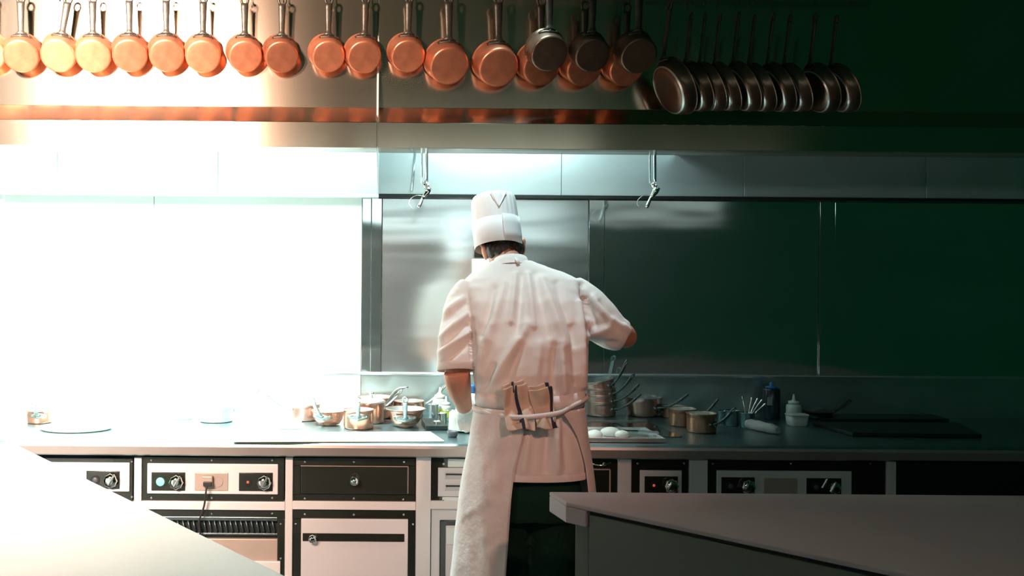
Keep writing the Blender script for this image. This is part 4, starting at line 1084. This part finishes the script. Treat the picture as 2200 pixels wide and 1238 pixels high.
# --- trousers and shoes
bm = BM()
loft(bm, [jr(1000, 1040, 1240, 3.63, .125), jr(1060, 1030, 1250, 3.63, .135), jr(1110, 1035, 1245, 3.635, .13)])
for sgn in (-1, 1):
    hp = P(1140 + sgn * 47, 1080, 3.64)
    tube(bm, [hp, Vector((hp.x + sgn * .008, 3.645, .45)), Vector((hp.x + sgn * .02, 3.62, .05))], [.118, .100, .082], 20)
remeshed('trousers', bm, .008, 4, 'trouser', chef, lambda co, n: n * .006 * noise.noise(Vector((co.x * 12, co.y * 12, co.z * 7))))
for sgn in (-1, 1):
    hp = P(1140 + sgn * 52, 1080, 3.64); x = hp.x + sgn * .02
    bm = BM()
    loft(bm, [ring((x, yy, zz), EX, EZ, a_, b_, 20, 2.6) for yy, zz, a_, b_ in ((3.55, .035, .03, .03), (3.57, .042, .042, .042), (3.66, .05, .045, .049), (3.75, .035, .05, .035), (3.83, .025, .042, .025), (3.86, .018, .02, .015))])
    wobj('shoe', bm, 'shoe', chef)

# --- apron: a wrapped sheet open at the back
def interp(tab, y):
    if y <= tab[0][0]: return tab[0][1]
    for (a, va), (b_, vb) in zip(tab[:-1], tab[1:]):
        if y <= b_: return va + (vb - va) * (y - a) / (b_ - a)
    return tab[-1][1]
OL = [(868, 1021), (900, 1016), (950, 1008), (1000, 999), (1053, 990), (1100, 984), (1238, 967), (1400, 952)]
OR = [(850, 1251), (900, 1258), (955, 1265), (1000, 1272), (1053, 1277), (1100, 1280), (1238, 1288), (1400, 1296)]
EL = [(876, 1120), (925, 1110), (960, 1101), (990, 1094), (1053, 1086), (1120, 1081), (1238, 1073), (1400, 1066)]
ER = [(862, 1186), (880, 1196), (900, 1211), (927, 1227), (960, 1238), (990, 1246), (1053, 1252), (1238, 1262), (1400, 1268)]
rows = []
NR, NC = 46, 72
for i in range(NR):
    y = 872 + (1395 - 872) * i / (NR - 1)
    l, r = interp(OL, y), interp(OR, y)
    Yc = 3.62
    cx_ = (l + r) / 2; a_ = (r - l) / 2
    b_ = .158 + .02 * min(1, (y - 872) / 200)
    z_ = P(cx_, y, Yc).z
    fl = math.asin(max(-.98, min(.98, (interp(EL, y) - cx_) / a_)))
    fr = math.asin(max(-.98, min(.98, (interp(ER, y) - cx_) / a_)))
    row = []
    for j in range(NC):
        k = j / (NC - 1)
        ph = fl - k * (2 * PI - (fr - fl))          # from the left edge round the front to the right edge
        aw = a_ * Yc / F
        cxx = P(cx_, y, Yc).x
        grow = 1.0
        x_ = cxx + aw * math.sin(ph); y_ = Yc - b_ * math.cos(ph)
        down = min(1, max(0, (y - 880) / 130))
        am = down * (.007 * math.sin(j * .62 + y * .004) + .012 * noise.noise(Vector((x_ * 9, y_ * 9, z_ * 3.2))) + .006 * noise.noise(Vector((x_ * 26, y_ * 26, z_ * 12))))
        edge = min(k, 1 - k) * (NC - 1)
        if edge < 1.5: am += .003
        dv = Vector((math.sin(ph) * .35, -math.cos(ph), 0))
        # long diagonal crease across the left back panel
        row.append(Vector((x_, y_, z_)) + dv * am)
    rows.append(row)
def crease(co):
    x, y = px_of(co); d_ = 0
    for x0, y0, x1, y1, w_, am in ((996, 1110, 1066, 1072, 5, .012), (996, 1118, 1066, 1080, 5, -.010), (1050, 1190, 1078, 1170, 7, .008), (1020, 900, 1040, 1000, 9, .007), (1048, 910, 1055, 1020, 8, -.006), (1075, 930, 1066, 1040, 7, .006), (1016, 1150, 1030, 1230, 10, -.006), (1040, 1150, 1046, 1238, 9, .006)):
        vx, vy = x1 - x0, y1 - y0
        t_ = min(1, max(0, ((x - x0) * vx + (y - y0) * vy) / (vx * vx + vy * vy)))
        dd = (x - x0 - vx * t_) ** 2 + (y - y0 - vy * t_) ** 2
        d_ += am * math.exp(-dd / (w_ * w_))
    return d_
rows = [[v + Vector((0, -crease(v), 0)) if v.y < 3.62 else v for v in r] for r in rows]
bm = BM(); loft(bm, rows, cap=False, closed=False)
ap = wobj('apron', bm, 'apron', chef)
m_ = ap.modifiers.new('s', 'SUBSURF'); m_.levels = 1; m_.render_levels = 1
m_ = ap.modifiers.new('t', 'SOLIDIFY'); m_.thickness = .0025; m_.offset = 1
# stitched seam along the left back edge: one raised stitch after the other
bm = BM()
for i in range(8, NR - 1):
    for h_ in (0.0, .25, .5, .75):
        p0 = rows[i][0].lerp(rows[i + 1][0], h_); p1 = rows[i][0].lerp(rows[i + 1][0], h_ + .14)
        q0 = rows[i][1].lerp(rows[i + 1][1], h_)
        off = (q0 - p0) * .35 + Vector((0, -.004, 0))
        tube(bm, [p0 + off, p1 + off], .0014, 5)
st_ = wobj('stitching', bm, 'apron', chef); st_['kind'] = 'stuff'; st_.parent = ap; st_.matrix_parent_inverse = Matrix.Identity(4)
# waistband and string
def waist_ring(tab, extra, n=96, h=.012, d=.003, bulge=0.0):
    top = []; bot = []
    for i in range(n):
        ph = 2 * PI * i / n
        x_ = math.sin(ph)
        yy = interp(tab, 1136 + 116 * x_)
        l, r = 1026, 1250
        Yc = 3.628
        c = P(1138, yy, Yc); aw = (112 + extra) * Yc / F; bw = .133 + extra * Yc / F
        ex = 2 / 2.3
        sx_ = math.copysign(abs(math.sin(ph)) ** ex, math.sin(ph)); cy_ = math.copysign(abs(math.cos(ph)) ** ex, math.cos(ph))
        zz = P(1138, yy, Yc).z
        p = Vector((c.x + aw * sx_, Yc - bw * cy_ - bulge * math.exp(-((x_ - .0) / .48) ** 4) * (cy_ > 0), zz))
        top.append(p + Vector((0, 0, h))); bot.append(p - Vector((0, 0, h)))
    bm = BM(); loft(bm, [bot, [(a + b_) / 2 + ((a + b_) / 2 - Vector((P(1138, 860, 3.628).x, 3.628, ((a + b_) / 2).z))).normalized() * d for a, b_ in zip(bot, top)], top], cap=False)
    return bm
o = wobj('apron_waistband', waist_ring([(1020, 856), (1085, 862), (1150, 862), (1200, 856), (1250, 851)], 2.0, h=.030), 'apron', chef)
m_ = o.modifiers.new('t', 'SOLIDIFY'); m_.thickness = .004; m_.offset = 1
o = wobj('apron_string', waist_ring([(1020, 878), (1085, 884), (1120, 882), (1180, 872), (1215, 860), (1250, 850)], 8.0, h=.0085, d=.004, bulge=.044), 'apron', chef)
m_ = o.modifiers.new('t', 'SOLIDIFY'); m_.thickness = .004; m_.offset = 1

# --- glove on the left hand
bm = BM()
hand(bm, hl[0], hl[1], hl[2], hl[3], g=.0035)
tube(bm, [hl[0] - hl[1].normalized() * .045, hl[0] - hl[1].normalized() * .01, hl[0] + hl[1].normalized() * .01], [.041, .036, .033], 18)
gl = remeshed('glove', bm, .004, 2, 'glove', chef, lambda co, n: n * .003 * noise.noise(co * 60))

# --- two kitchen towels tucked behind the apron string
def towel(label, cols, ytop, ybot, pleats, seed, Y0):
    """folded cloth: an s-pleated strip, waisted where the string holds it"""
    t = thing('kitchen_towel', label, 'towel', P((cols[0] + cols[1]) / 2, 880, Y0), 'towels tucked in the apron string')
    def sheet(Yoff, x0, x1, yt, yb, flip, amp):
        rows_ = []; nr, nc = 20, 40
        for i in range(nr):
            k = i / (nr - 1)
            row_ = []
            for j in range(nc):
                q_ = j / (nc - 1)
                top_wob = (1.6 * math.sin(q_ * 9 + seed) + 7 * (1 - q_)) * (1 - k)
                y_ = yt + (yb - yt) * k + top_wob - 5 * q_ * (1 - k) + 2.5 * k * math.sin(q_ * 7 + seed)
                pinch = math.exp(-((y_ - 881 + 14 * q_) / 16.0) ** 2)
                xx = x0 + (x1 - x0) * q_
                xx = xx + (k - .45) * 16 + 3.0 * math.sin(k * 5 + q_ * 4 + seed)
                ps = (amp * math.sin(q_ * pleats * 2 * PI + seed + k * .8) + amp * .4 * math.sin(q_ * pleats * 5 + k * 3 + seed)) * (1 - .72 * pinch)
                dep = Y0 + Yoff - ps - .012 * (1 - pinch) - .075 * max(0, k - .45)
                v = P(xx, y_, dep)
                row_.append(v)
            rows_.append(row_)
        bm = BM(); R = loft(bm, rows_, cap=False, closed=False)
        uvl = bm.loops.layers.uv.new('UVMap')
        idx = {}
        for i, r_ in enumerate(R):
            for j, v in enumerate(r_): idx[v] = (j / (nc - 1), i / (nr - 1))
        for f in bm.faces:
            for lp in f.loops: lp[uvl].uv = (idx[lp.vert][0] * .56 if seed > 2 else idx[lp.vert][0] * .9, idx[lp.vert][1])
        bmesh.ops.translate(bm, verts=bm.verts, vec=-Vector(t.location))
        o = obj('towel_fold', bm, 'towel', t)
        m_ = o.modifiers.new('t', 'SOLIDIFY'); m_.thickness = .004
        m_ = o.modifiers.new('s', 'SUBSURF'); m_.levels = 1; m_.render_levels = 1
    sheet(.016, cols[0] - 2, cols[1] - 8, ytop - 2, ybot - 12, 0, .007)
    sheet(.0, cols[0], cols[1], ytop + 6, ybot, 0, .010)
towel('cream kitchen towel with a dark stripe, left one tucked into the apron string', (1084, 1142), 822, 924, 1.6, 1.0, 3.478)
towel('cream kitchen towel, right one tucked into the apron string', (1144, 1192), 828, 922, 1.2, 4.0, 3.474)
